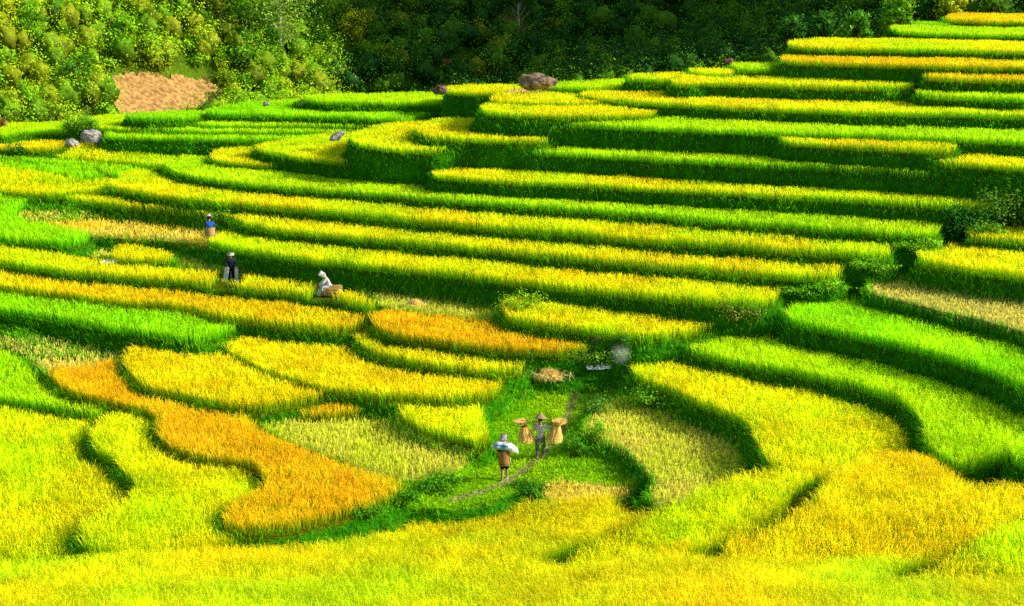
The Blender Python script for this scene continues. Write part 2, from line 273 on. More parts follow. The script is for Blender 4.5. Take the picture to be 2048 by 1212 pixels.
def sample(g, x, y, default=9.0):
    x0, y0, s = g
    fx = (x - GX[0]) / CELL - x0; fy = (y - GY[0]) / CELL - y0
    ok = (fx >= 0) & (fy >= 0) & (fx < s.shape[1] - 1.001) & (fy < s.shape[0] - 1.001)
    xi = np.clip(fx.astype(int), 0, s.shape[1] - 2); yi = np.clip(fy.astype(int), 0, s.shape[0] - 2)
    fx = fx - xi; fy = fy - yi
    v = (s[yi, xi] * (1 - fx) + s[yi, xi + 1] * fx) * (1 - fy) + (s[yi + 1, xi] * (1 - fx) + s[yi + 1, xi + 1] * fx) * fy
    return np.where(ok, v, default)
MX, MY = np.meshgrid(GX, GY)
H = np.maximum(base_h(MX, MY), np.where(MY > 80, hill_h(MX, MY), -9))
OWN = np.full(H.shape, -1, int)
for p in P:
    p['poly'] = make_poly(p)
    cx, cy = p['poly'].mean(0); p['zc'] = float(p['zf'](cx, cy)) if p['ord'] is None else p['ord']; p['bb'] = (*p['poly'].min(0), *p['poly'].max(0)); p['cen'] = (cx, cy)
P.sort(key=lambda p: p['zc'])
BW = .32
for i, p in enumerate(P):
    p['sd'] = g = sd_grid(p['poly'])
    x0, y0, s = g
    sl = (slice(y0, y0 + s.shape[0]), slice(x0, x0 + s.shape[1]))
    z = p['zf'](MX[sl], MY[sl])
    hb = H[sl]
    bw = BW + .12 * (vnoise(MX[sl], MY[sl], 2.2) - .5)
    w = np.clip(1 - s / bw, 0, 1)
    hn = hb * (1 - w) + np.maximum(hb, z) * w
    H[sl] = hn
    OWN[sl] = np.where((s < 0) & (z >= hb - .02), i, OWN[sl])
H += .05 * (vnoise(MX, MY, .8) - .5)
GR = np.gradient(H, CELL)
SL = np.sqrt(GR[0] ** 2 + GR[1] ** 2)
HG = (0, 0, H); SG = (0, 0, SL)
def hgt(x, y):
    return sample(HG, np.asarray(x, float), np.asarray(y, float), 0.0)
def at(u, v):
    """where the ray of photo pixel (u, v) meets the ground"""
    dx, dy, dz = ray(u, v)
    t = np.arange(30, 125, .05)
    g = hgt(dx * t, dy * t); r = CAMZ + dz * t
    i = np.argmax(r <= g)
    return float(dx * t[i]), float(dy * t[i]), float(g[i])
# ------------------------------------------------------------------ path polyline (bare earth track)
TR_PX = [(1225, 748), (1190, 768), (1160, 780), (1143, 803), (1134, 835), (1122, 868), (1092, 905), (1050, 940), (1008, 966), (960, 985), (900, 1000)]
TRACK = np.array([unproj(u, v, zmeadow) for u, v in TR_PX])
def dist_track(x, y):
    best = np.full(np.shape(x), 99.0)
    for (ax, ay), (bx, by) in zip(TRACK[:-1], TRACK[1:]):
        ex, ey = bx - ax, by - ay
        t = np.clip(((x - ax) * ex + (y - ay) * ey) / (ex * ex + ey * ey), 0, 1)
        best = np.minimum(best, np.hypot(x - ax - t * ex, y - ay - t * ey))
    return best
# ------------------------------------------------------------------ ground sheet
xs = np.r_[-3000, -1500, -700, -400, -250, -180, np.arange(-140, GX[0] - 1, 1.5), GX, np.arange(GX[-1] + 1.5, 170, 1.5), 220, 300, 450, 800, 1600, 3000]
ys = np.r_[-3000, -1200, -400, -150, -60, np.arange(-30, 28, 1.5)[:-1], GY, np.arange(GY[-1] + .8, 185, .8), np.arange(187, 290, 3), 320, 400, 600, 1000, 1800, 3000]
XX, YY = np.meshgrid(xs, ys)
ZZ = np.maximum(base_h(XX, YY), np.where(YY > 80, hill_h(XX, YY), -9))
ix0 = np.searchsorted(xs, GX[0] - 1e-6); iy0 = np.searchsorted(ys, GY[0] - 1e-6)
ZZ[iy0:iy0 + len(GY), ix0:ix0 + len(GX)] = H
CC = np.zeros(XX.shape + (3,), np.float32)
n1 = fbm(XX, YY, 2.5); n2 = fbm(XX + 9, YY, .7)
CC[:] = np.array([.035, .10, .004])
CC += (n1[..., None] - .5) * np.array([.05, .08, .0])
hillmask = sstep(100, 128, YY)
lf = (hillmask * (1 - sstep(-25, 5, XX)))[..., None]
CC = CC * (1 - lf) + (np.array([.12, .22, .008]) * (.4 + 1.2 * n1[..., None])) * lf
# dry reddish soil showing through the scrub
soil = (fbm(XX + 40, YY * 1.3, 4) > .68)[..., None] * hillmask[..., None]
CC = CC * (1 - .8 * soil) + np.array([.32, .15, .05]) * .8 * soil
sub = CC[iy0:iy0 + len(GY), ix0:ix0 + len(GX)]
TDG = dist_track(MX, MY)
for i, p in enumerate(P):
    m = (OWN == i)
    if p['kind'] == 'stubble': sub[m] = (np.array(p['a']) * .5 + np.array(p['b']) * .5) * .8 * (.7 + .6 * n2[iy0:iy0 + len(GY), ix0:ix0 + len(GX)][m][:, None])
    elif p['kind'] == 'crop': sub[m] = (np.array(p['a']) * .25 + np.array([.03, .10, .0]) * .6) * .6
    else: sub[m] = np.array(p['a']) * .8
stp = sstep(.55, 1.1, SL)[..., None]
sub[:] = sub * (1 - stp) + (np.array([.03, .20, .002]) * (.7 + .6 * n2[iy0:iy0 + len(GY), ix0:ix0 + len(GX)][..., None])) * stp
wt = .8 * (1 - sstep(.06, .26, TDG + .25 * (fbm(MX, MY, .6) - .5)))[..., None] * (SL < 1.2)[..., None]
sub[:] = sub * (1 - wt) + np.array([.36, .33, .10]) * wt
# the ploughed field on the foot of the hill
BF = [(205, 168), (216, 152), (232, 146), (300, 145), (360, 152), (420, 166), (447, 183), (450, 205), (430, 222), (330, 230), (240, 230), (226, 205), (214, 185)]
U_, V_ = proj(XX, YY, ZZ)
def in_px(poly, U, V):
    ins = np.zeros(np.shape(U), bool)
    for (ax, ay), (bx, by) in zip(poly, poly[1:] + poly[:1]):
        if ay == by: continue
        ins ^= ((ay > V) != (by > V)) & (U < (bx - ax) * (V - ay) / (by - ay) + ax)
    return ins
nx, ny = len(xs), len(ys)
idx = np.arange(nx * ny).reshape(ny, nx)
Q = np.stack([idx[:-1, :-1], idx[:-1, 1:], idx[1:, 1:], idx[1:, :-1]], -1).reshape(-1, 4)
VV = np.stack([XX, YY, ZZ], -1).reshape(-1, 3)
ground = mesh_tris('ground', VV, Q, CC.reshape(-1, 3), M_GROUND, smooth=True)
tag(ground, 'terraced valley ground with grassy banks, a bare footpath and the hillside behind', 'ground', kind='structure')
M_SOIL = flat_mat('ploughed_soil', (.84, .46, .14), .95, 2.6, .2, .10, c2=(.34, .18, .05), stretch=(1, 1.6, 1))
def sheet_z(x, y):
    i_ = np.clip(np.searchsorted(xs, x) - 1, 0, nx - 2); j_ = np.clip(np.searchsorted(ys, y) - 1, 0, ny - 2)
    a = (x - xs[i_]) / (xs[i_ + 1] - xs[i_]); b = (y - ys[j_]) / (ys[j_ + 1] - ys[j_])
    return (ZZ[j_, i_] * (1 - a) + ZZ[j_, i_ + 1] * a) * (1 - b) + (ZZ[j_ + 1, i_] * (1 - a) + ZZ[j_ + 1, i_ + 1] * a) * b
fx_, fy_ = np.meshgrid(np.arange(-52, -14, .13), np.arange(108, 160, .13))
fz_ = sheet_z(fx_, fy_) + .10 + .16 * np.abs(np.sin(fy_ * 5.2 + 1.5 * fbm(fx_, fy_, 3))) * (.3 + fbm(fx_, fy_, .5)) + .12 * fbm(fx_, fy_, .35)
fU, fV = proj(fx_, fy_, fz_)
wob = 22 * (fbm(fx_, fy_, 1.6) - .5) + 8 * (vnoise(fx_, fy_, .3) - .5)
ok_ = in_px(BF, fU + wob, fV + wob)
fi = np.arange(fx_.size).reshape(fx_.shape); fq = np.stack([fi[:-1, :-1], fi[:-1, 1:], fi[1:, 1:], fi[1:, :-1]], -1).reshape(-1, 4)
fq = fq[ok_[:-1, :-1].ravel()]
used, inv = np.unique(fq, return_inverse=True)
fo = mesh_tris('ploughed_field', np.stack([fx_, fy_, fz_], -1).reshape(-1, 3)[used], inv.reshape(-1, 4), None, M_SOIL)
tag(fo, 'bare reddish-brown ploughed field on the foot of the wooded hill', 'field', kind='structure')
# ------------------------------------------------------------------ blades
def blades(x, y, z, h, w, lean, cb, ct, droop=.25, yaw=None, leandir=None, prof=(0, .35, .9)):
    n = len(x)
    yaw = R.random(n) * 2 * np.pi if yaw is None else yaw
    ld = R.random(n) * 2 * np.pi if leandir is None else leandir
    sx, sy = np.cos(yaw) * w * .5, np.sin(yaw) * w * .5
    lx, ly = np.cos(ld) * lean * h, np.sin(ld) * lean * h
    V = np.empty((n, 7, 3), np.float32); C = np.empty((n, 7, 3), np.float32)
    for j, (t, ww, ln) in enumerate([(0, .8, 0), (.5, 1, .22), (.88, .85, .62)]):
        for s, q in ((-1, 0), (1, 1)):
            V[:, 2 * j + q, 0] = x + lx * ln + s * sx * ww
            V[:, 2 * j + q, 1] = y + ly * ln + s * sy * ww
            V[:, 2 * j + q, 2] = z + h * t
        m = prof[j]
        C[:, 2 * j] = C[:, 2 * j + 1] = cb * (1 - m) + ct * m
    V[:, 6, 0] = x + lx * (1 + droop); V[:, 6, 1] = y + ly * (1 + droop); V[:, 6, 2] = z + h * (1.0 - droop * .3)
    C[:, 6] = ct
    b = (np.arange(n) * 7)[:, None, None]
    T = (np.array([[0, 1, 3], [0, 3, 2], [2, 3, 5], [2, 5, 4], [4, 5, 6]])[None] + b).reshape(-1, 3)
    return V.reshape(-1, 3), T, C.reshape(-1, 3)
def join(parts):
    Vs, Ts, Cs, o = [], [], [], 0
    for V, T, C in parts:
        Vs.append(V); Ts.append(T + o); Cs.append(C); o += len(V)
    return np.concatenate(Vs), np.concatenate(Ts), np.concatenate(Cs)
def in_frame(x, y, z, mx=330, my=60):
    u, v = proj(x, y, z)
    return (u > -mx) & (u < 2048 + mx) & (v > -my - 40) & (v < 1212 + my + 60)
total = 0
# trampled spots where the farmers stand
CLEAR = []
for u_, v_, z_, r_ in ((463, 566, 2.0, .75), (657, 590, 2.0, .7), (422, 487, 3.1, .45)):
    a_, b_ = unproj(u_, v_, lambda x, y, z_=z_: z_); CLEAR += [(a_, b_, r_), (a_ - .02, b_ - .9, r_)]
M_OF = {'crop': M_BLADE, 'stubble': M_BLADE, 'grass': M_GRASS}
for i, p in enumerate(P):
    poly = p['poly']
    lo = np.maximum(poly.min(0), [GX[0], GY[0]]); hi = np.minimum(poly.max(0), [GX[-1], GY[-1]])
    dm_ = math.hypot(*p['cen'])
    def pts_for(rho, margin, gap):
        n = int((hi[0] - lo[0]) * (hi[1] - lo[1]) * rho)
        x = lo[0] + R.random(n) * (hi[0] - lo[0]); y = lo[1] + R.random(n) * (hi[1] - lo[1])
        k = in_frame(x, y, p['zf'](x, y)); x, y = x[k], y[k]
        d = sample(p['sd'], x, y); k = d < -margin; x, y = x[k], y[k]
        for j_, q in enumerate(P):
            if j_ == i or not len(x): continue
            if q['bb'][0] > hi[0] + 1 or q['bb'][2] < lo[0] - 1 or q['bb'][1] > hi[1] + 1 or q['bb'][3] < lo[1] - 1: continue
            d = sample(q['sd'], x, y)
            near = d < (BW + gap) * np.clip((q['zf'](x, y) - p['zf'](x, y)) / .4, .12, 1)
            if near.any():
                k = ~(near & (q['zf'](x, y) > p['zf'](x, y) + (-.03 if j_ > i else .03))); x, y = x[k], y[k]
        k = np.ones(len(x), bool)
        if p['kind'] != 'grass':
            for ex, ey, er in CLEAR: k &= ((x - ex) ** 2 + ((y - ey) * .8) ** 2) > er * er
        x, y = x[k], y[k]; z = hgt(x, y)
        return x, y, z
    if p['kind'] == 'crop':
        rho = float(np.clip(380 * (44 / dm_) ** 1.6, 150, 400))
        x, y, z = pts_for(rho, .06, p['gap'] + .1 * R.random())
        n = len(x); d = np.hypot(x, y)
        w = .0145 * np.clip(d / 45, .9, 1.7) * (.7 + .6 * R.random(n))
        mixn = np.clip(fbm(x + (0 if p['ord'] == -1 or 'slope' in p['label'] else 13 * i), y, 4.5) * 2.0 - .5 + .35 * (R.random(n) - .5), 0, 1)[:, None]
        ct = np.array(p['a']) * (1 - mixn) + np.array(p['b']) * mixn
        br = (.84 + .28 * R.random(n))[:, None] * (.74 + .46 * fbm(x, y + 7, .9))[:, None] * (.86 + .3 * fbm(x + 5, y * 1.6, 3.2))[:, None]
        ct = np.clip(ct * br * 1.16, 0, .97)
        brown = (R.random(n) < .07)[:, None]; ct = np.where(brown, ct * np.array([.85, .62, 1]), ct)
        cb = ct * np.array([.10, .22, .3]) + np.array([.02, .17, .0])  # lower stalks greener, with the shade of the crop face painted in
        h = p['c'] * (.84 + .2 * R.random(n) + .14 * R.random(n) ** 6) * (.92 + .18 * vnoise(x, y, .9))
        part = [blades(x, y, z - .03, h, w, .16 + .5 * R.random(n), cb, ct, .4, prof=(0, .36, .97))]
    elif p['kind'] == 'stubble':
        rho = 210 * min(1, (50 / dm_) ** 1.5)
        x, y, z = pts_for(rho, .05, .02)
        # cut in rows
        s = .24; x = np.round(x / s) * s + .07 * R.standard_normal(len(x)); y = np.round((y + .3 * x) / s) * s - .3 * x + .06 * R.standard_normal(len(x))
        z = hgt(x, y); n = len(x); d = np.hypot(x, y)
        keep = z < p['zf'](x, y) + .3; x, y, z, n, d = x[keep], y[keep], z[keep], keep.sum(), d[keep]
        mixn = np.clip(fbm(x, y, 2.5) * 1.8 - .4, 0, 1)[:, None]
        ct = (np.array(p['a']) * (1 - mixn) + np.array(p['b']) * mixn) * (.7 + .5 * R.random(n))[:, None]
        cb = ct * np.array([.4, .45, .4])
        part = [blades(x, y, z - .02, p['c'] * (.6 + .8 * R.random(n)), .024 * np.clip(d / 48, 1, 2), .3 * R.random(n), cb, ct, .1)]
    else:
        rho = 260 * min(1, (52 / dm_) ** 1.5)
        x, y, z = pts_for(rho, .0, -.1)
        td = dist_track(x, y); k = R.random(len(x)) < sstep(.08, .3, td + .1 * (vnoise(x, y, .3) - .3)); x, y, z = x[k], y[k], z[k]
        n = len(x)
        mixn = np.clip(fbm(x, y, 1.8) * 2 - .5, 0, 1)[:, None]
        ct = (np.array(p['a']) * (1 - mixn) + np.array(p['b']) * mixn) * (.6 + .6 * R.random(n))[:, None]
        hh = (.07 + .1 * sstep(.4, .75, fbm(x + 4, y, 1.2))) * (.6 + .8 * R.random(n))
        part = [blades(x, y, z - .01, hh, .022 + .01 * R.random(n), .3 + .5 * R.random(n), ct * .55, ct, .2)]
    if not len(x): print('EMPTY plot', p['label']); continue
    V, T, C = join(part); total += len(T)
    nm = {'crop': 'rice_crop', 'stubble': 'rice_stubble', 'grass': 'meadow_grass'}[p['kind']]
    o = mesh_tris(nm, V, T, C, M_OF[p['kind']])
    tag(o, p['label'], {'crop': 'rice crop', 'stubble': 'rice stubble', 'grass': 'grass'}[p['kind']], {'crop': 'rice plots on the terraces', 'stubble': 'harvested rice plots', 'grass': 'short grass by the path'}[p['kind']], 'stuff')
# ---- grass on every bank and any ground no plot owns
n = 1500000
x = GX[0] + R.random(n) * (GX[-1] - GX[0]); y = GY[0] + R.random(n) * (112 - GY[0])
z = hgt(x, y); k = in_frame(x, y, z); x, y, z = x[k], y[k], z[k]
sl = sample(SG, x, y, 0); own = OWN[np.clip(((y - GY[0]) / CELL).astype(int), 0, len(GY) - 1), np.clip(((x - GX[0]) / CELL).astype(int), 0, len(GX) - 1)]
d = np.hypot(x, y)
k = ((sl > .35) | (own < 0)) & (R.random(len(x)) < np.clip(1.1 * (52 / d) ** 1.2, .3, 1)) & (dist_track(x, y) > .3) & (y < 106)
x, y, z, sl, d = x[k], y[k], z[k], sl[k], d[k]; n = len(x)
gxs = sample((0, 0, GR[1]), x, y, 0); gys = sample((0, 0, GR[0]), x, y, 0)
mixn = np.clip(fbm(x, y, 2.2) * 2 - .5, 0, 1)[:, None]
ct = (np.array([.08, .42, .002]) * (1 - mixn) + np.array([.26, .70, .003]) * mixn) * (.5 + .8 * R.random(n))[:, None]
ldir = np.arctan2(-gys, -gxs) + .9 * R.standard_normal(n)
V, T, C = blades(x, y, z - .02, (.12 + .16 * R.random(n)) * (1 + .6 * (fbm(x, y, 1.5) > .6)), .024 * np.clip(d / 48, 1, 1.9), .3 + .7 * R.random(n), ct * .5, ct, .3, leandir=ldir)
o = mesh_tris('bank_grass', V, T, C, M_GRASS); total += len(T)
tag(o, 'rough dark green grass covering the terrace banks', 'grass', kind='stuff')
print('tris', total)
# ================================================================== vegetation
def leafcloud(cx, cy, cz, rx, rz, n, size, c1, c2, dark=.5, shell=.55):
    """leaf quads spread through an uneven ellipsoid crown; arrays of centres allowed"""
    m = len(cx); N_ = m * n
    u = R.standard_normal((N_, 3)); u /= np.linalg.norm(u, axis=1)[:, None]
    rr = (shell + (1 - shell) * R.random(N_) ** .6)
    rep = lambda a: np.repeat(np.asarray(a, float), n)
    X0, Y0, Z0, RX, RZ = rep(cx), rep(cy), rep(cz), rep(rx), rep(rz)
    seed = rep(np.arange(m) * 3.7)
    lump = .40 + 1.15 * vnoise(u[:, 0] * 2 + seed, u[:, 1] * 2 + u[:, 2] * 2.3, .8)
    k = rr * lump
    px = X0 + u[:, 0] * k * RX; py = Y0 + u[:, 1] * k * RX; pz = Z0 + u[:, 2] * k * RZ
    a = R.standard_normal((N_, 3)) * .55; a += u * 1.3; a[:, 2] += .35; a /= np.linalg.norm(a, axis=1)[:, None]
    b = np.cross(a, R.standard_normal((N_, 3))); b /= np.linalg.norm(b, axis=1)[:, None]; c = np.cross(a, b)
    s = (rep(size) * (.6 + .8 * R.random(N_)))[:, None]
    P0 = np.stack([px, py, pz], 1)
    V = np.stack([P0 - b * s, P0 + c * s * .45, P0 + b * s, P0 - c * s * .45], 1)
    mix = np.clip(rep(R.random(m)) * .85 + .2 * R.random(N_), 0, 1)[:, None]
    cc = np.array(c1) * (1 - mix) + np.array(c2) * mix
    cc = cc * ((dark + (1.15 - dark) * np.clip((rr - shell) / (1 - shell + 1e-6), 0, 1)) * (.45 + .65 * sstep(-.7, .6, u[:, 2])) * (.6 + .5 * lump) * (.82 + .36 * R.random(N_)))[:, None]  # inner and lower leaves darker: crown shade painted into the leaf colour
    return V.reshape(-1, 3), np.arange(N_ * 4).reshape(-1, 4), np.repeat(cc, 4, 0)
U2 = lambda a, b, n: a + (b - a) * R.random(n)
def gz(x, y):
    x = np.asarray(x, float); y = np.asarray(y, float)
    return np.where((x > GX[0]) & (x < GX[-1]) & (y > GY[0]) & (y < GY[-1]), hgt(x, y), np.maximum(base_h(x, y), hill_h(x, y)))
def athill(u, v):
    dx, dy, dz = ray(u, v); t = np.arange(100, 260, .1)
    i = np.argmax(CAMZ + dz * t <= gz(dx * t, dy * t)); return float(dx * t[i]), float(dy * t[i]), float(gz([dx * t[i]], [dy * t[i]])[0])
# closed inner volume of a crown: uneven leafy blob under the leaves
import bmesh as _bm
_b = _bm.new(); _bm.ops.create_icosphere(_b, subdivisions=3, radius=1); _b.verts.ensure_lookup_table()
ICO_V = np.array([v.co[:] for v in _b.verts]); ICO_F = np.array([[v.index for v in f.verts] for f in _b.faces]); _b.free()
def blobs_(cx, cy, cz, rx, rz, c1, c2):
    m = len(cx); nv = len(ICO_V)
    u = np.tile(ICO_V, (m, 1)); rep = lambda a: np.repeat(np.asarray(a, float), nv)
    seed = rep(np.arange(m) * 5.3)
    k = .50 + .55 * vnoise(u[:, 0] * 2 + seed, u[:, 1] * 2 + u[:, 2] * 2.3, .8) + .22 * (R.random(m * nv) - .5)
    V = np.stack([rep(cx) + u[:, 0] * k * rep(rx), rep(cy) + u[:, 1] * k * rep(rx), rep(cz) + u[:, 2] * k * rep(rz)], 1)
    mix = rep(R.random(m))[:, None]
    C = (np.array(c1) * (1 - mix) + np.array(c2) * mix) * ((.30 + .5 * sstep(-.4, .9, u[:, 2])) * (.55 + .8 * R.random(m * nv)))[:, None]  # dark core with lighter top: crown shading painted into the colour
    T = (ICO_F[None] + (np.arange(m) * nv)[:, None, None]).reshape(-1, 3)
    return V, T, C
# scrub over the hillside, in three stretches that read as one mass each
def scrub(ulo, uhi, vlo, vhi, N0, cols, name, label, rmin=.8, rmax=2.3, n=330, size=.105):
    x = U2(-75, 75, N0 * 6); y = U2(112, 186, N0 * 6); z = gz(x, y); u, v = proj(x, y, z)
    k = (u > ulo) & (u < uhi) & (v > vlo) & (v < vhi) & ~in_px(BF, u, v + 6) & ~in_px(BF, u, v) & ~in_px(BF, u, v - 14) & ~in_px(BF, u, v - 30) & ~in_px(BF, u + 14, v - 8) & ~in_px(BF, u - 14, v - 8)
    x, y, z, v = x[k][:N0], y[k][:N0], z[k][:N0], v[k][:N0]
    thin = fbm(x, y, 6) > .2
    x, y, z = x[thin], y[thin], z[thin]
    m = len(x); r = rmin + (rmax - rmin) * R.random(m) ** 1.8
    parts = []; cores = []
    sel = R.integers(0, len(cols), m)
    patch = (fbm(x, y, 8) * len(cols) * 1.4 - .2 * len(cols)).astype(int).clip(0, len(cols) - 1)
    sel = np.where(R.random(m) < .55, patch, sel)
    for i_, (c1, c2) in enumerate(cols):
        q = sel == i_
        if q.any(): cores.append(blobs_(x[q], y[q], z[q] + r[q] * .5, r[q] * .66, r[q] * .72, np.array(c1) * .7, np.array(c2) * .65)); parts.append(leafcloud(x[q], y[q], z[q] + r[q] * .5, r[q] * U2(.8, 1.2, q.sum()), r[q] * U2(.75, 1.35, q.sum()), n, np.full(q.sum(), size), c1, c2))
    V, T, C = join(parts); Vb, Tb, Cb = join(cores)
    T = np.concatenate([T[:, [0, 1, 2]], T[:, [0, 2, 3]]])
    V, T, C = join([(V, T, C), (Vb, Tb, Cb)])
    o = mesh_tris(name, V, T, C, M_LEAF)
    tag(o, label, 'scrub', None, 'stuff')
OL = ((.24, .38, .006), (.44, .56, .008)); MG = ((.09, .32, .006), (.26, .54, .008)); DG = ((.03, .16, .012), (.09, .30, .014)); BR = ((.30, .18, .03), (.44, .36, .03)); LY = ((.48, .58, .008), (.68, .68, .012))  # DG: dark green, deepened and blued to paint in the hillside shade
BO = ((.48, .62, .008), (.62, .74, .012)); BG = ((.26, .60, .008), (.46, .74, .012))  # boosted olive and green: sunlit brightness of the left slope painted in
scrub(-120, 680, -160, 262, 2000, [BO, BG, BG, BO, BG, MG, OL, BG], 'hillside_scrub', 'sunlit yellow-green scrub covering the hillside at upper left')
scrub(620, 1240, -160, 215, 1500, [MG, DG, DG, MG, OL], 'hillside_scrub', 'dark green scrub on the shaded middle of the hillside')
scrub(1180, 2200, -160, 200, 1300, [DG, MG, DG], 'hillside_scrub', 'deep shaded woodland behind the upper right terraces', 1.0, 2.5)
def tube(pts, rads, seg=7):
    pts = [Vector(p) for p in pts]; V = []; Fc = []
    for i_, p in enumerate(pts):
        d = (pts[min(i_ + 1, len(pts) - 1)] - pts[max(i_ - 1, 0)]).normalized()
        a = d.orthogonal().normalized(); b = d.cross(a)
        for k in range(seg):
            t = 2 * math.pi * k / seg; V.append(p + (a * math.cos(t) + b * math.sin(t)) * rads[i_])
    for i_ in range(len(pts) - 1):
        for k in range(seg):
            a0 = i_ * seg + k; a1 = i_ * seg + (k + 1) % seg; Fc.append((a0, a1, a1 + seg, a0 + seg))
    n0 = len(V); Fc.append(tuple(range(seg))[::-1]); Fc.append(tuple(n0 - seg + k for k in range(seg)))
    return [tuple(v) for v in V], Fc
def pymesh(name, VF, mat, parent=None, smooth=True):
    Vs, Fs, o = [], [], 0
    for V, Fc in VF:
        Vs += list(V); Fs += [tuple(i + o for i in f) for f in Fc]; o += len(V)
    me = bpy.data.meshes.new(name); me.from_pydata(Vs, [], Fs); me.update()
    if smooth:
        for p_ in me.polygons: p_.use_smooth = True
    if mat: me.materials.append(mat)
    ob = bpy.data.objects.new(name, me); col.objects.link(ob)
    if parent: ob.parent = parent
    return ob
def empty(name, loc, rz=0.0):
    o = bpy.data.objects.new(name, None); col.objects.link(o); o.location = loc; o.rotation_euler = (0, 0, rz); o.empty_display_size = .3
    return o
M_BARK = flat_mat('pale_bark', (.78, .70, .50), .9, 9, .25, .02)
M_BARKD = flat_mat('dark_bark', (.14, .10, .06), .9, 9, .25, .02)
def mpp(x, y, z): return math.sqrt(x * x + y * y + (z - CAMZ) ** 2) / F      # metres per photo pixel there
def on(u, v, z):
    a_, b_ = unproj(u, v, lambda x, y: z); return a_, b_, z
def tree(u, v, hpx, wpx, c, label, bark=M_BARK, trunk=.45, nl=1400, leaf=.12, lean=0.0, hill=True, blobs=9, name='tree', cat='tree', group=None, sparse=1.0, yw=None):
    if yw:
        dx, dy, dz = ray(u, v - hpx); x, y = dx * yw / dy, yw; zt = CAMZ + dz * yw / dy
        z = float(gz([x], [y])[0]); s = mpp(x, y, z); h = zt - z; w = wpx * s * .5; trunk = max(trunk, 1 - hpx * s * (1 - trunk) / h)
    else:
        x, y, z = athill(u, v) if hill else at(u, v)
        s = mpp(x, y, z); h = hpx * s; w = wpx * s * .5
    t = tag(empty(name, (x, y, z - .1)), label, cat, group)
    tr = [tube([(0, 0, 0), (lean * h * .3, 0, h * .35), (lean * h * .7, .05, h * .7), (lean * h, 0, h * .95)], [h * .022 + .03, h * .018 + .02, h * .011 + .015, .012])]
    cs = []
    for b_ in range(blobs):
        a = b_ * 2.4 + R.random(); q = trunk + (1 - trunk) * (b_ + .5) / blobs
        rad_ = w * (1.15 - .7 * abs(q - trunk - .35 * (1 - trunk)) / (1 - trunk)) * (.35 + .4 * R.random())
        e = (lean * h * q + math.cos(a) * rad_, math.sin(a) * rad_, h * q)
        cs.append(e); st = (lean * h * (q - .16), 0, h * (q - .16))
        tr.append(tube([st, tuple((st[k] + e[k]) / 2 + (0, 0, .05 * h)[k] for k in range(3)), e], [h * .009 + .012, h * .006 + .01, .008], 5))
    pymesh('trunk', tr, bark, t)
    cs = np.array(cs); m = len(cs)
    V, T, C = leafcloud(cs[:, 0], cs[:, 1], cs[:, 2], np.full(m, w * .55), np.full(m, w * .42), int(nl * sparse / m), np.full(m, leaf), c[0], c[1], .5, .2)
    mesh_tris('crown', V, T, C, M_LEAF, t)
    return t
tree(562, 132, 165, 125, ((.26, .50, .03), (.55, .70, .08)), 'tall slender tree with a pale trunk and sparse drooping crown on the hillside', trunk=.34, nl=2600, leaf=.14, blobs=13, lean=.02)
tree(492, 200, 52, 34, MG, 'small tree with a thin pale trunk at the forest edge right of the ploughed field', trunk=.5, nl=500, leaf=.1, blobs=6)
tree(1716, 92, 66, 56, ((.10, .34, .01), (.22, .50, .02)), 'rounded bright green tree standing just behind the upper right terraces', bark=M_BARKD, trunk=.25, nl=1500, leaf=.13, yw=116)
tree(1645, 86, 60, 46, DG, 'dark round tree left of the bright green tree at upper right', bark=M_BARKD, trunk=.25, nl=1200, leaf=.13, yw=117)
tree(1800, 60, 70, 70, MG, 'broad green tree with feathery top behind the second highest terrace', bark=M_BARKD, trunk=.2, nl=1700, leaf=.13, yw=118)
tree(1905, 40, 60, 60, LY, 'pale green bushy tree behind the topmost golden terrace', bark=M_BARKD, trunk=.2, nl=1500, leaf=.12, yw=120)
tree(250, 110, 70, 60, MG, 'leafy green tree on the sunny slope above the ploughed field', bark=M_BARKD, trunk=.2, nl=1500)
tree(60, 95, 80, 70, MG, 'large green tree at the upper left corner of the slope', bark=M_BARKD, trunk=.2, nl=1800)
tree(150, 195, 70, 80, DG, 'dark green bush-like tree left of the ploughed field', bark=M_BARKD, trunk=.15, nl=1900)
tree(705, 95, 70, 60, LY, 'sun-catching yellow-green tree on the middle hillside', bark=M_BARKD, trunk=.3, nl=1500)
tree(770, 140, 50, 70, ((.16, .34, .01), (.34, .5, .02)), 'low spreading light green tree above the bamboo shoots', bark=M_BARKD, trunk=.3, nl=1500)
tree(1580, 92, 60, 60, DG, 'dark tree left of the upper right terraces', bark=M_BARKD, trunk=.2, nl=1600, leaf=.12, yw=119)
tree(1868, 30, 50, 60, DG, 'dark tree between the feathery tree and the pale bushy tree at upper right', bark=M_BARKD, trunk=.2, nl=1600, leaf=.12, yw=121)
tree(1990, 26, 50, 70, ((.10, .30, .01), (.26, .46, .02)), 'green tree behind the right half of the topmost terrace', bark=M_BARKD, trunk=.2, nl=1600, leaf=.12, yw=121)
# bare pale tree in the shade
def bare_tree(u, v, hpx, label):
    x, y, z = athill(u, v); s = mpp(x, y, z); h = hpx * s
    t = tag(empty('bare_tree', (x, y, z)), label, 'tree')
    pymesh('trunk', [tube([(0, 0, 0), (.05, 0, h * .4), (-.05, 0, h * .75), (.03, 0, h)], [.11, .09, .05, .015])], M_BARK, t)
    br = []
    for k in range(9):
        q = .4 + .06 * k; a = k * 2.3; l = h * (.4 - .03 * k)
        br.append(tube([(0, 0, h * q), (math.cos(a) * l * .5, math.sin(a) * l * .5, h * q + l * .5), (math.cos(a) * l * .8, math.sin(a) * l * .8, h * q + l * .95)], [.035, .022, .008], 5))
    pymesh('branches', br, M_BARK, t)
bare_tree(1037, 76, 70, 'thin leafless pale tree in the shaded part of the hillside')
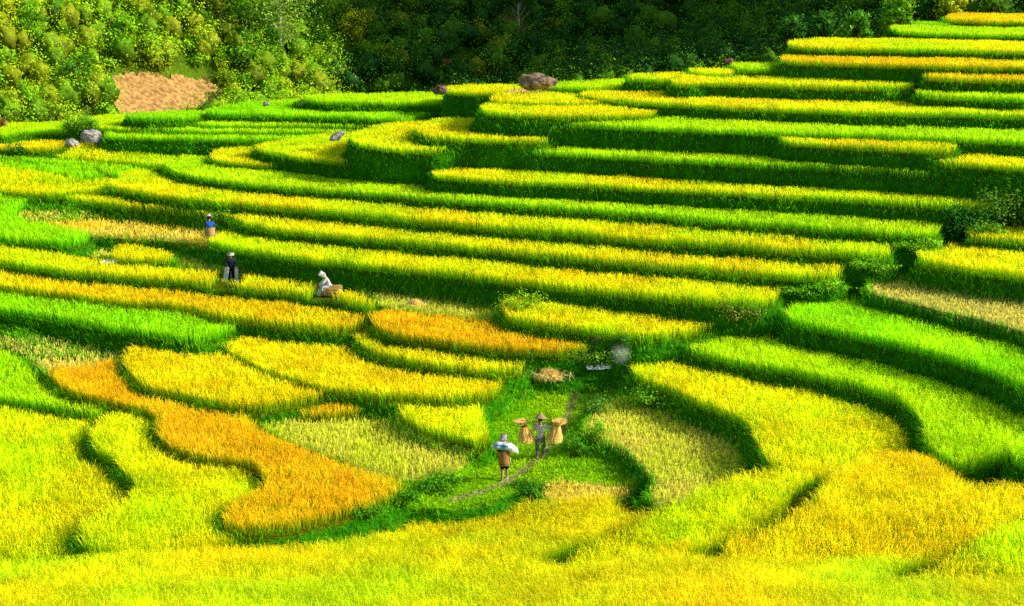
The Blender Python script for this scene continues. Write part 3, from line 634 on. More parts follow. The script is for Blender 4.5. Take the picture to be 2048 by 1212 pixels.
# spiky shoots and shrubs standing on the terraces
def shoots(u, v, hpx, wpx, n, c, label, hill=False, name='bamboo_clump', cat='bamboo'):
    x, y, z = athill(u, v) if hill else at(u, v); s = mpp(x, y, z); h = hpx * s; w = wpx * s * .5
    t = tag(empty(name, (x, y, z)), label, cat)
    st = []; cx = []
    for k in range(n):
        a = R.random() * 6.28; r0 = R.random() * w * .4; q = .5 + .5 * R.random(); l = w * R.random()
        b0 = (math.cos(a) * r0, math.sin(a) * r0, 0); e = (math.cos(a) * (r0 + l * .8), math.sin(a) * (r0 + l * .8), h * q)
        st.append(tube([b0, ((b0[0] * .6 + e[0] * .4), (b0[1] * .6 + e[1] * .4), h * q * .55), e], [.03, .02, .006], 5))
        for j in range(7):
            g = .3 + .7 * j / 6; cx.append((b0[0] + (e[0] - b0[0]) * g, b0[1] + (e[1] - b0[1]) * g, e[2] * g))
    pymesh('stems', st, M_BARKD, t); cx = np.array(cx); m = len(cx)
    V, T, C = leafcloud(cx[:, 0], cx[:, 1], cx[:, 2], np.full(m, .09 * h + .05), np.full(m, .11 * h + .05), 14, np.full(m, .05 * h + .04), c[0], c[1], .6, .2)
    mesh_tris('foliage', V, T, C, M_LEAF, t)
shoots(822, 186, 62, 50, 16, ((.12, .55, .04), (.25, .70, .08)), 'bright green upright bamboo shoots rising behind the crest')
def shrub(u, v, wpx, hpx, c, label, n=900, leaf=.05, blobs=6, name='shrub', cat='shrub', group=None, dz=0.0, xyz=None):
    x, y, z = xyz or at(u, v); s = mpp(x, y, z); w = wpx * s * .5; h = hpx * s
    t = tag(empty(name, (x, y, z - .05 + dz)), label, cat, group)
    bl = []; st = []
    for k in range(blobs):
        a = k * 2.4; r_ = w * .55 * math.sqrt((k + .3) / blobs)
        e = (math.cos(a) * r_ * 1.4, math.sin(a) * r_ * .8, h * (.2 + .5 * R.random())); bl.append(e)
        st.append(tube([(e[0] * .2, e[1] * .2, 0), (e[0] * .7, e[1] * .7, e[2] * .6), e], [.02, .014, .006], 5))
    pymesh('stems', st, M_BARKD, t); bl = np.array(bl); m = len(bl)
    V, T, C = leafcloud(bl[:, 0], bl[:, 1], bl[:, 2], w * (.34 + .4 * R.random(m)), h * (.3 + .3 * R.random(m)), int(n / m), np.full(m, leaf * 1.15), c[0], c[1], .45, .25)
    mesh_tris('foliage', V, T, C, M_LEAF, t)
    return t
shrub(165, 266, 66, 36, ((.10, .34, .01), (.26, .50, .02)), 'leafy shrub growing behind the large grey rock', 1500, .07)
shrub(33, 312, 36, 24, DG, 'small round dark bush on the terrace at the left edge', 900, .06)
shrub(30, 245, 60, 44, ((.16, .05, .02), (.30, .12, .04)), 'reddish-brown dry bush at the left edge below the hillside', 1400, .07)
shrub(-2, 262, 36, 30, ((.25, .12, .05), (.36, .2, .07)), 'brown dry bush cut by the left edge of the picture', 800, .07)
shrub(2000, 452, 120, 76, ((.06, .22, .01), (.26, .42, .02)), 'large round olive-green bush at the right edge between terraces', 3800, .06, 10)
shrub(1925, 472, 80, 58, DG, 'dark hollow bush left of the large round bush at the right edge', 2200, .06, 8)
shrub(1975, 478, 90, 40, ((.12, .36, .01), (.26, .50, .02)), 'low pale green shrub in front of the large round bush', 1500, .05, 7)
shrub(1830, 496, 90, 22, ((.14, .42, .005), (.34, .60, .01)), 'leafy green shrub beside the end of the second long terrace', 1800, .05, 7)
shrub(1740, 544, 84, 24, MG, 'dark tangled shrub between the two terrace flights on the right', 1800, .05, 7)
shrub(1655, 578, 80, 18, ((.14, .42, .005), (.34, .60, .01)), 'green shrub just below the bamboo pole', 1500, .045, 7)
shrub(1600, 590, 80, 18, ((.12, .38, .005), (.28, .56, .01)), 'green shrub at the right end of the long yellow terrace', 1500, .045, 6)
shrub(1480, 640, 100, 34, ((.10, .24, .01), (.30, .36, .03)), 'weedy shrub with dry leaves at the end of the middle terrace', 1900, .04, 8)
shrub(1243, 706, 44, 42, DG, 'small dark bush at the end of the orange terrace', 1100, .04, 5)
shrub(1185, 716, 150, 24, ((.12, .36, .01), (.30, .50, .02)), 'row of green weeds behind the white cloth', 1800, .035, 10)
shrub(452, 440, 44, 26, ((.08, .30, .005), (.2, .48, .01)), 'small green bush on the bank right of the blue-jacketed farmer', 700, .05)
shrub(870, 985, 96, 42, ((.05, .24, .004), (.16, .44, .01)), 'lush green weeds at the left edge of the short grass', 2600, .035, 9)
shrub(806, 1004, 80, 26, ((.05, .24, .004), (.12, .36, .008)), 'low dark green weeds along the foot of the orange plot', 1600, .035, 8)
shrub(730, 1026, 90, 22, ((.05, .24, .004), (.12, .36, .008)), 'thin tuft of weeds at the left tip of the short grass', 1300, .035, 8)
shrub(1060, 985, 96, 30, DG, 'dark weeds along the lower right edge of the footpath', 1700, .03, 8)
shrub(1150, 915, 70, 50, ((.04, .20, .004), (.14, .42, .01)), 'leafy weeds beside the footpath right of the man in the straw hat', 1900, .03, 7)
shrub(1190, 830, 60, 50, ((.05, .22, .01), (.22, .42, .05)), 'weeds with pale flower heads on the bank right of the footpath', 1600, .03, 6)
shrub(1300, 815, 130, 40, MG, 'dark undergrowth on the shaded bank below the crescent rice plot', 3000, .035, 9)
shrub(1190, 880, 50, 46, ((.16, .44, .01), (.34, .62, .02)), 'sunlit tall grass tuft on the tip of the half-moon plot', 1500, .03, 6)
shrub(1446, 124, 20, 14, LY, 'tiny bright shrub beside the reddish stone on the crest', 400, .05, 4)
shrub(905, 178, 46, 14, ((.12, .34, .01), (.3, .48, .02)), 'low green shrub above the small brown rock on the crest', 700, .06, 6)
shrub(1050, 632, 130, 46, ((.20, .46, .006), (.38, .6, .01)), 'bushy overgrown green tip at the left end of a rice plot', 2400, .04, 8)
# ================================================================== rocks
from mathutils import noise as mnoise
def rock(u, v, wpx, hpx, mat, label, seed, tilt=0.0, name='rock', xyz=None, sink=.12):
    import bmesh
    x, y, z = xyz or at(u, v); s = mpp(x, y, z); w = wpx * s * .5; h = hpx * s
    rg = np.random.default_rng(int(seed * 10) + 3)
    pts = rg.standard_normal((26, 3)); pts /= np.linalg.norm(pts, axis=1)[:, None]; pts *= (.72 + .4 * rg.random(26))[:, None]
    bm = bmesh.new(); vs_ = [bm.verts.new(p) for p in pts]
    bmesh.ops.convex_hull(bm, input=vs_)
    bmesh.ops.delete(bm, geom=[q for q in bm.verts if not q.link_faces], context='VERTS')
    bmesh.ops.bevel(bm, geom=list(bm.edges), offset=.05, segments=1, affect='EDGES')
    bmesh.ops.triangulate(bm, faces=bm.faces); bmesh.ops.subdivide_edges(bm, edges=list(bm.edges), cuts=3, use_grid_fill=True)
    for vt in bm.verts:
        p = vt.co.copy(); k = 1 + .24 * mnoise.noise(p * 2.2 + Vector((seed, 0, 0))) + .07 * mnoise.noise(Vector((p.x * 3, p.y * 3, p.z * 9)) + Vector((seed, 5, 0)))
        vt.co = Vector((p.x * k * w, p.y * k * w * .7, (p.z * k * .55 + .5 - sink) * h))
        if tilt: vt.co = Matrix.Rotation(tilt, 3, 'Y') @ vt.co
    me = bpy.data.meshes.new(name); bm.to_mesh(me); bm.free(); me.materials.append(mat)
    o = bpy.data.objects.new(name, me); col.objects.link(o); o.location = (x, y, z)
    return tag(o, label, 'rock')
M_RB = flat_mat('brown_rock', (.50, .34, .22), .9, 3, .3, .06, c2=(.09, .05, .035))
M_RG = flat_mat('grey_rock', (.66, .60, .58), .9, 5, .3, .05, c2=(.26, .22, .21), stretch=(1, 1, 2.5))
rock(1068, 180, 84, 36, M_RB, 'large brown boulder lying on the crest of the terraces', 1.0, xyz=on(1068, 178, 8.95))
rock(880, 186, 32, 18, M_RB, 'small brown rock on the crest left of the large boulder', 4.0, xyz=on(880, 187, 8.2))
rock(187, 294, 56, 40, M_RG, 'large jagged grey rock beside the long dark bank at left', 7.0)
rock(143, 300, 34, 28, M_RG, 'smaller pointed grey rock in front of the large jagged one', 9.0)
rock(678, 280, 34, 18, M_RG, 'grey stone leaning out of the bank above the rice bulge', 12.0, tilt=-.5, xyz=on(678, 279, 6.4))
rock(532, 212, 16, 10, M_RG, 'tiny grey stone lying on the green terrace right of the ploughed field', 15.0, xyz=on(532, 212, 7.0))
rock(1456, 128, 26, 14, flat_mat('red_rock', (.42, .18, .12), .9, 2, .3, .08), 'small reddish stone on the crest at upper right', 18.0, xyz=on(1456, 128, 10.1))
rock(284, 350, 30, 10, M_RB, 'flat dark stone sunk in the bank at left', 21.0)
# ================================================================== cloth, straw, pole, grey smudge
M_STRAW = vc_mat('straw', .7, .6, .1)
def straw(name, n, gen, parent=None):
    """gen(n) -> start xyz, end xyz, colour scale"""
    a, b, c = gen(n); d = b - a; L_ = np.linalg.norm(d, axis=1)[:, None]
    s = np.cross(d / L_, R.standard_normal((n, 3))); s /= np.linalg.norm(s, axis=1)[:, None]; s *= .007
    mid = (a + b) / 2 + R.standard_normal((n, 3)) * .015
    V = np.stack([a - s, a + s, mid - s, mid + s, b - s * .6, b + s * .6], 1)
    T = (np.array([[0, 1, 3, 2], [2, 3, 5, 4]])[None] + (np.arange(n) * 6)[:, None, None]).reshape(-1, 4)
    base = np.array([.90, .70, .28])[None] * c[:, None]
    return mesh_tris(name, V.reshape(-1, 3), T, np.repeat(base, 6, 0), M_STRAW, parent)
def straw_heap(u, v, wpx, hpx, n, label, name='straw_pile'):
    x, y, z = at(u, v); s = mpp(x, y, z); w = wpx * s * .5; h = hpx * s
    def gen(n):
        r = R.random(n) ** .5; th = R.random(n) * 6.28
        p = np.stack([r * np.cos(th) * w, r * np.sin(th) * w * .7, (1 - r ** 2) * h * (.55 + .45 * R.random(n))], 1)
        d = np.stack([np.cos(th + .5), np.sin(th + .5) * .7, -.9 * r], 1) * .17 + R.standard_normal((n, 3)) * .05
        fl = R.random(n) < (.18 if w > .35 else 0); p[fl] = np.stack([R.standard_normal(fl.sum()) * w * .9, R.standard_normal(fl.sum()) * w * .55, np.full(fl.sum(), .06)], 1)
        return p - d, p + d, .45 + .75 * R.random(n)
    o = straw(name, n, gen); o.location = (x, y, z + .02); return tag(o, label, 'straw pile')
straw_heap(1098, 757, 46, 11, 1700, 'heap of cut rice straw lying on the grass at the top of the footpath')
straw_heap(830, 613, 32, 13, 600, 'small flat mound of straw on the pale cut terrace')
def sheet(u, v, wpx, hpx, c, label, name, rz=0.0, lift=.05, dpt=None):
    x, y, z = at(u, v); s = mpp(x, y, z); w = wpx * s; d = dpt or w * .5; nx_, ny_ = 40, 26; V = []; Fc = []
    for j in range(ny_):
        for i_ in range(nx_):
            a, b = i_ / (nx_ - 1) - .5, j / (ny_ - 1) - .5
            e = .06 * mnoise.noise(Vector((a * 4, b * 4, u)))
            V.append((a * w * (1 + e), b * d * (1 + e) + .12 * a * d, hpx * s * .5 * abs(mnoise.noise(Vector((a * 5, b * 6, u * .7)))) * 1.6 + lift + .03 * mnoise.noise(Vector((a * 14, b * 14, 3)))))
    for j in range(ny_ - 1):
        for i_ in range(nx_ - 1):
            q = j * nx_ + i_; Fc.append((q, q + 1, q + nx_ + 1, q + nx_))
    o = pymesh(name, [(V, Fc)], flat_mat(name, c, .7, 8, .12)); o.location = (x, y, z); o.rotation_euler[2] = rz
    return tag(o, label, 'cloth')
sheet(1196, 742, 50, 20, (.85, .80, .86), 'crumpled white cloth spread on the grass at the top of the footpath', 'white_cloth', .2)
sheet(221, 529, 30, 5, (.85, .80, .72), 'flat white sheet lying on the cut plot left of the standing farmer', 'white_sheet', 0, .14, .9)
# bamboo pole lying across the gap
pa = Vector(unproj(1664, 550, lambda x, y: 3.6) + (3.6,)); pb = Vector(unproj(1778, 533, lambda x, y: 3.9) + (3.9,))
o = pymesh('bamboo_pole', [tube([pa, (pa + pb) / 2 + Vector((0, 0, .03)), pb], [.022, .02, .016], 8)], flat_mat('bamboo', (.62, .50, .28), .6, 12, .15))
tag(o, 'thin pale bamboo pole lying across the shrubs between the terrace flights', 'pole')
# blurred grey smudge at the top of the path, made up as a thin volume
x, y, z = at(1240, 742); s = mpp(x, y, z)
import bmesh
bm = bmesh.new(); bmesh.ops.create_icosphere(bm, subdivisions=4, radius=1)
for vt in bm.verts:
    k = 1 + .2 * mnoise.noise(vt.co * 1.5); vt.co = Vector((vt.co.x * .8 * k, vt.co.y * .7 * k, vt.co.z * .8 * k))
me = bpy.data.meshes.new('grey_smudge'); bm.to_mesh(me); bm.free()
sm = bpy.data.materials.new('grey_smudge'); sm.use_nodes = True; nt = sm.node_tree; nt.nodes.clear()
out = nt.nodes.new('ShaderNodeOutputMaterial'); pv = nt.nodes.new('ShaderNodeVolumePrincipled'); pv.inputs['Color'].default_value = (.85, .87, .84, 1)
tc = nt.nodes.new('ShaderNodeTexCoord'); ln = nt.nodes.new('ShaderNodeVectorMath'); ln.operation = 'LENGTH'
mp = nt.nodes.new('ShaderNodeMapping'); mp.inputs['Scale'].default_value = (1 / .66, 1 / .6, 1 / .66)
nt.links.new(tc.outputs['Object'], mp.inputs[0]); nt.links.new(mp.outputs[0], ln.inputs[0])
mr = nt.nodes.new('ShaderNodeMapRange'); mr.inputs[1].default_value = 1.0; mr.inputs[2].default_value = .0; mr.inputs[3].default_value = 0; mr.inputs[4].default_value = 2.4
nt.links.new(ln.outputs['Value'], mr.inputs[0]); mr.interpolation_type = 'SMOOTHERSTEP'; pw = nt.nodes.new('ShaderNodeMath'); pw.operation = 'POWER'; pw.inputs[1].default_value = 1.7; nt.links.new(mr.outputs[0], pw.inputs[0]); nt.links.new(pw.outputs[0], pv.inputs['Density']); nt.links.new(pv.outputs[0], out.inputs['Volume'])
me.materials.append(sm); o = bpy.data.objects.new('grey_smudge', me); col.objects.link(o); o.location = (x, y, z + .62)
tag(o, 'small blurred grey smudge beside the white cloth, made up as a volume', 'grey_smudge', kind='stuff')
# ================================================================== people
M_SKIN = flat_mat('skin', (.52, .28, .16), .6, 20, .08)
M_HAIR = flat_mat('hair', (.015, .012, .01), .5, 60, .2)
def skin(name, nodes, edges, mat, parent, lv=2, root=None):
    me = bpy.data.meshes.new(name); keys = list(nodes); ix = {k: i_ for i_, k in enumerate(keys)}
    me.from_pydata([nodes[k][:3] for k in keys], [(ix[a], ix[b]) for a, b in edges], []); me.update(); me.materials.append(mat)
    o = bpy.data.objects.new(name, me); col.objects.link(o); o.parent = parent
    m = o.modifiers.new('skin', 'SKIN'); m.use_smooth_shade = True; m.branch_smoothing = .3
    for k in keys:
        sv = me.skin_vertices[0].data[ix[k]]; r = nodes[k][3]
        sv.radius = (r, nodes[k][4] if len(nodes[k]) > 4 else r); sv.use_root = (k == (root or keys[0]))
    q = o.modifiers.new('sub', 'SUBSURF'); q.levels = q.render_levels = lv
    return o
def V3(*a): return Vector(a)
def person(loc, rz, J, label, mats, hat=None, short_legs=False, sleeve=1.0, scarf=None, shirt_drop=.0):
    """J: joints (x right, y forward, z up)"""
    t = tag(empty('person', loc, rz), label, 'person', 'farmers at work on the terraces')
    n = {'pelvis': (*J['pelvis'], .105, .09), 'spine': (*(V3(*J['pelvis']).lerp(V3(*J['chest']), .5)), .10, .085), 'chest': (*J['chest'], .125, .095), 'neck': (*J['neck'], .05)}
    hd = V3(*J['head']); up = (hd - V3(*J['neck'])).normalized(); fw = V3(*J['face']).normalized()
    n['jaw'] = (*(hd - up * .06 + fw * .01), .062, .075); n['skull'] = (*(hd + up * .03), .075, .092); n['crown'] = (*(hd + up * .10 - fw * .01), .05, .06)
    n['nosebase'] = (*(hd + fw * .085 - up * .005), .02); n['nose'] = (*(hd + fw * .112 - up * .02), .011)
    E = [('pelvis', 'spine'), ('spine', 'chest'), ('chest', 'neck'), ('neck', 'jaw'), ('jaw', 'skull'), ('skull', 'crown'), ('jaw', 'nosebase'), ('nosebase', 'nose')]
    side = fw.cross(up).normalized()
    for s_, q in ((-1, 'l'), (1, 'r')):
        n['ear' + q] = (*(hd + side * s_ * .088), .014); E.append(('skull', 'ear' + q))
        sh, el, wr = (V3(*J[k + q]) for k in ('sh', 'el', 'wr'))
        n['sh' + q] = (*sh, .052); n['el' + q] = (*el, .038); n['wr' + q] = (*wr, .026)
        hdir = (wr - el).normalized(); n['palm' + q] = (*(wr + hdir * .055), .034, .018)
        E += [('chest', 'sh' + q), ('sh' + q, 'el' + q), ('el' + q, 'wr' + q), ('wr' + q, 'palm' + q)]
        lat = hdir.cross(fw if abs(hdir.dot(fw)) < .8 else up).normalized(); bend = hdir.cross(lat).normalized()
        for f in range(4):
            o0 = wr + hdir * .095 + lat * (-.027 + .018 * f); ln_ = (.030, .036, .034, .026)[f]
            n[f'a{f}' + q] = (*o0, .0095); n[f'b{f}' + q] = (*(o0 + hdir * ln_ + bend * .012), .0088); n[f'c{f}' + q] = (*(o0 + hdir * ln_ * 1.4 + bend * (.012 + ln_ * .8)), .0075)
            E += [('palm' + q, f'a{f}' + q), (f'a{f}' + q, f'b{f}' + q), (f'b{f}' + q, f'c{f}' + q)]
        th = wr + hdir * .035 - lat * .035; n['t0' + q] = (*th, .012); n['t1' + q] = (*(th + hdir * .03 - lat * .02 + bend * .012), .010)
        E += [('palm' + q, 't0' + q), ('t0' + q, 't1' + q)]
        hp, kn, an, to = (V3(*J[k + q]) for k in ('hip', 'kn', 'an', 'to'))
        n['hip' + q] = (*hp, .082); n['kn' + q] = (*kn, .055); n['cf' + q] = (*kn.lerp(an, .35), .052); n['an' + q] = (*an, .034); n['hl' + q] = (*(an + (an - to).normalized() * .03 + V3(0, 0, -.035)), .03); n['to' + q] = (*to, .035, .018)
        E += [('pelvis', 'hip' + q), ('hip' + q, 'kn' + q), ('kn' + q, 'cf' + q), ('cf' + q, 'an' + q), ('an' + q, 'hl' + q), ('an' + q, 'to' + q)]
    skin('body', n, E, mats.get('skin', M_SKIN), t)
    # shirt
    ls = {'hem': (*(V3(*J['pelvis']) + V3(0, 0, -.02 - shirt_drop)), .165, .135), 'waist': (*(V3(*J['pelvis']).lerp(V3(*J['chest']), .45)), .15, .125), 'chest': (*J['chest'], .165, .13), 'collar': (*(V3(*J['chest']).lerp(V3(*J['neck']), .62)), .085)}
    le = [('chest', 'waist'), ('waist', 'hem'), ('chest', 'collar')]
    for q in 'lr':
        sh, el, wr = (V3(*J[k + q]) for k in ('sh', 'el', 'wr'))
        ls['sh' + q] = (*sh, .075); ls['el' + q] = (*(el), .06); le += [('chest', 'sh' + q), ('sh' + q, 'el' + q)]
        if sleeve > .5: ls['wr' + q] = (*el.lerp(wr, .85), .048); le += [('el' + q, 'wr' + q)]
    skin('shirt', ls, le, mats['shirt'], t, root='chest')
    lt = {'w': (*J['pelvis'], .135, .115)}; te = []
    for q in 'lr':
        hp, kn, an = (V3(*J[k + q]) for k in ('hip', 'kn', 'an'))
        lt['h' + q] = (*hp, .105); lt['k' + q] = (*kn, .078); te += [('w', 'h' + q), ('h' + q, 'k' + q)]
        if not short_legs: lt['a' + q] = (*kn.lerp(an, .72), .06); te.append(('k' + q, 'a' + q))
        else: lt['a' + q] = (*kn.lerp(an, .16), .072); te.append(('k' + q, 'a' + q))
    skin('trousers', lt, te, mats['trousers'], t)
    # hair
    hr = {'a': (*(hd + up * .05 - fw * .03), .088, .095), 'b': (*(hd + up * .10 - fw * .01), .065, .07), 'c': (*(hd - up * .04 - fw * .055), .055)}
    skin('hair', hr, [('a', 'b'), ('a', 'c')], mats.get('hair', M_HAIR), t)
    if scarf:
        sc_ = {'a': (*(hd + up * .04 - fw * .01), .112, .118), 'b': (*(hd + up * .12), .075), 'c': (*(hd - up * .06 - fw * .03), .10, .095), 'd': (*(hd - up * .15 - fw * .05), .085)}
        skin('headscarf', sc_, [('a', 'b'), ('a', 'c'), ('c', 'd')], scarf, t)
    if hat:
        mt, R_, h_, top = hat; Vs, Fs = [], []; prof = [(R_, 0), (R_ * .98, .012), (R_ * .62, h_ * .34), (R_ * .38, h_ * .62), (R_ * .2, h_ * .93), (R_ * top, h_)]
        prof = [(R_ * .9, .004)] + prof; seg = 28
        for r_, z_ in prof:
            for k in range(seg):
                a = 2 * math.pi * k / seg; Vs.append((math.cos(a) * r_, math.sin(a) * r_, z_ + .006 * math.sin(3 * a)))
        for j in range(len(prof) - 1):
            for k in range(seg): a0 = j * seg + k; a1 = j * seg + (k + 1) % seg; Fs.append((a0, a1, a1 + seg, a0 + seg))
        Fs.append(tuple(range((len(prof) - 1) * seg, len(prof) * seg)))
        ho = pymesh('hat', [(Vs, Fs)], mt, t); ho.location = hd + up * .055 - fw * .01
        ho.rotation_mode = 'QUATERNION'; ho.rotation_quaternion = up.to_track_quat('Z', 'Y')
    return t
M_HAT = flat_mat('woven_straw_hat', (.62, .40, .20), .8, 60, .15, .004)
M_HATW = flat_mat('white_hat', (.85, .84, .80), .7, 30, .05)
M_HATG = flat_mat('pale_green_hat', (.60, .68, .42), .7, 30, .1)
# --- man with the shoulder pole, walking away up the path
mx_, my_, mz_ = at(1080, 921)
JM = dict(pelvis=(0, 0, .84), chest=(0, .02, 1.18), neck=(0, .03, 1.36), head=(0, .06, 1.48), face=(0, 1, -.1),
          shl=(-.17, .02, 1.28), ell=(-.25, .12, 1.06), wrl=(-.20, .30, 1.22), shr=(.17, .02, 1.28), elr=(.36, .05, 1.10), wrr=(.40, .10, 1.28),
          hipl=(-.09, 0, .80), knl=(-.10, .02, .44), anl=(-.09, -.08, .08), tol=(-.10, .05, .03),
          hipr=(.09, 0, .80), knr=(.11, .12, .45), anr=(.10, .14, .09), tor=(.11, .27, .03))
shirtm = flat_mat('grey_shirt', (.90, .82, .86), .85, 3.2, .2, .01, c2=(.45, .38, .44), stretch=(2.2, 2.2, .6))  # stretched noise paints dark fold shading into the grey cloth
man = person((mx_, my_, mz_ - .02), rad(-8), JM, 'man in a conical straw hat and grey shirt walking away with a carrying pole', dict(shirt=shirtm, trousers=flat_mat('grey_trousers', (.20, .24, .26), .85, 6, .3)), hat=(M_HAT, .24, .19, .08), shirt_drop=.26)
Rm = Matrix.Translation((mx_, my_, mz_ - .02)) @ Matrix.Rotation(rad(-8), 4, 'Z')
pl_, pr_ = Rm @ V3(-.60, .0, 1.33), Rm @ V3(.60, .10, 1.36)
o = pymesh('carrying_pole', [tube([pl_, pl_.lerp(pr_, .25) + V3(0, 0, .05), pl_.lerp(pr_, .5) + V3(0, 0, .06), pl_.lerp(pr_, .75) + V3(0, 0, .05), pr_], [.016, .022, .024, .022, .016], 8)], flat_mat('pole_bamboo', (.66, .50, .26), .6, 15, .15))
tag(o, 'bamboo carrying pole across the shoulders of the man in the straw hat', 'carrying pole')
def sheaf(p, label, fan, tiltx):
    t = tag(empty('rice_sheaf', p), label, 'rice sheaf', 'rice sheaves on the carrying pole')
    def gen(n):
        th = R.random(n) * 6.28; r0 = .10 * R.random(n) ** .5; r1 = (.15 + .15 * R.random(n)) * fan
        a = np.stack([np.cos(th) * r0, np.sin(th) * r0, -.02 + 0 * th], 1)
        b = np.stack([np.cos(th) * r1 + tiltx * .1, np.sin(th) * r1, -.46 - .2 * R.random(n)], 1)
        return a, b, .5 + .8 * R.random(n)
    straw('stalks', 1900, gen, t)
    def gen2(n):
        th = R.random(n) * 6.28; r1 = .10 + .17 * R.random(n); ph = R.random(n)
        a = np.stack([np.cos(th) * r1 * .25, np.sin(th) * r1 * .25, .00 + .12 * ph], 1)
        b = np.stack([np.cos(th) * r1 * 1.05 - tiltx * .08, np.sin(th) * r1, .13 * np.sin(ph * 3.1) + .02], 1)
        return a, b, .45 + .75 * R.random(n)
    straw('ears', 1100, gen2, t)
    seg = 16; Vs = [(math.cos(a) * .11, math.sin(a) * .11, z_) for z_ in (-.06, -.02) for a in [2 * math.pi * k / seg for k in range(seg)]]
    Vs = [(x_ * 1.05, y_ * 1.05, z_) for x_, y_, z_ in Vs]
    pymesh('binding', [(Vs, [(k, (k + 1) % seg, seg + (k + 1) % seg, seg + k) for k in range(seg)])], M_BARKD, t)
sheaf(pl_ + V3(.02, 0, -.02), 'bundle of cut rice straw on the left end of the carrying pole', 1.05, 1)
sheaf(pr_ + V3(-.02, 0, -.02), 'bundle of cut rice straw on the right end of the carrying pole', 1.0, -1)
# --- woman with basket and sack
wx, wy, wz = at(1008, 961)
JW = dict(pelvis=(0, 0, .82), chest=(0, .10, 1.14), neck=(0, .16, 1.32), head=(0, .20, 1.43), face=(0, 1, -.25),
          shl=(-.15, .10, 1.24), ell=(-.24, .16, 1.04), wrl=(-.22, .36, 1.18), shr=(.15, .10, 1.24), elr=(.27, .10, 1.02), wrr=(.24, .32, 1.14),
          hipl=(-.085, 0, .78), knl=(-.05, .10, .43), anl=(-.05, .06, .09), tol=(-.08, .19, .03),
          hipr=(.085, 0, .78), knr=(.09, .08, .44), anr=(.09, -.12, .12), tor=(.11, .0, .03))
JW['anl'] = (-.07, -.10, .08); JW['tol'] = (-.09, .03, .03); JW['anr'] = (.10, .16, .08); JW['tor'] = (.12, .29, .03)
scarfm = flat_mat('checked_scarf', (.72, .68, .74), .8, 22, .2, c2=(.20, .05, .10))
wom = person((wx, wy, wz - .02), rad(4), JW, 'barelegged woman in dark knee shorts bent under a sack and back basket', dict(shirt=flat_mat('navy_top', (.06, .09, .16), .85, 8, .2), trousers=flat_mat('black_shorts', (.012, .014, .02), .8, 8, .2)), short_legs=True, scarf=scarfm)
pymesh('side_stripe', [tube([(.215, 0, .80), (.185, .06, .60), (.165, .09, .42)], [.016, .016, .014], 6)], flat_mat('white_stripe', (.8, .8, .75), .7, 20, .05), wom)
for s_, a_, b_ in ((-1, JW['anl'], JW['tol']), (1, JW['anr'], JW['tor'])):
    pymesh('sandal', [([(b_[0] - .045, a_[1] - .07, .0), (b_[0] + .045, a_[1] - .07, .0), (b_[0] + .05, b_[1] + .03, .0), (b_[0] - .05, b_[1] + .03, .0), (b_[0] - .045, a_[1] - .07, .022), (b_[0] + .045, a_[1] - .07, .022), (b_[0] + .05, b_[1] + .03, .022), (b_[0] - .05, b_[1] + .03, .022)], [(0, 3, 2, 1), (4, 5, 6, 7), (0, 1, 5, 4), (1, 2, 6, 5), (2, 3, 7, 6), (3, 0, 4, 7)])], flat_mat('pale_sandal', (.7, .68, .65), .6, 20, .05), wom, False)
Rw = Matrix.Translation((wx, wy, wz - .02)) @ Matrix.Rotation(rad(4), 4, 'Z')
def basket(M, r0, r1, h, mat, label, tilt=(0, 0, 0)):
    t = tag(empty('basket', (0, 0, 0)), label, 'basket', None); t.matrix_world = M
    def bodyring(f, z0, z1, n=9, th=.0):
        Vs, Fs = [], []; seg = 30
        for j in range(n):
            q = j / (n - 1); r_ = f(q) + th
            for k in range(seg):
                a = 2 * math.pi * k / seg; ww = .004 * (1 if (k + j) % 2 else -1); Vs.append((math.cos(a) * (r_ + ww), math.sin(a) * (r_ + ww), z0 + (z1 - z0) * q))
        for j in range(n - 1):
            for k in range(seg): a0 = j * seg + k; a1 = j * seg + (k + 1) % seg; Fs.append((a0, a1, a1 + seg, a0 + seg))
        return Vs, Fs
    f = lambda q: r0 + (r1 - r0) * q ** .8
    Vb, Fb = bodyring(f, 0, h, 18); Fb.append(tuple(range(30))[::-1]); pymesh('weave', [(Vb, Fb)], mat, t)
    circ = [(math.cos(2 * math.pi * k / 24) * r1 * 1.03, math.sin(2 * math.pi * k / 24) * r1 * 1.03, h) for k in range(25)]
    pymesh('rim', [tube(circ, [.014] * 25, 6)], M_BARKD, t)
    circ = [(math.cos(2 * math.pi * k / 24) * f(.15), math.sin(2 * math.pi * k / 24) * f(.15), h * .12) for k in range(25)]
    pymesh('hoop', [tube(circ, [.010] * 25, 6)], M_BARKD, t)
    for s_ in (-1, 1): pymesh('strap', [tube([(s_ * r0 * .7, r0 * .9, .08), (s_ * r1 * .8, r1 + .10, h * .4), (s_ * r1 * .7, r1 + .03, h * .9)], [.012] * 3, 6)], M_BARKD, t)
    return t
M_BASK = flat_mat('woven_bamboo', (.52, .27, .09), .7, 40, .2, .006, c2=(.30, .12, .035), stretch=(1, 1, .3))
M_BASKT = flat_mat('tan_bamboo', (.66, .40, .18), .7, 40, .2, .006)
basket(Rw @ Matrix.Translation((-.02, -.24, .63)) @ Matrix.Rotation(rad(-12), 4, 'X'), .16, .215, .50, M_BASK, 'brown woven back basket under the white sack')
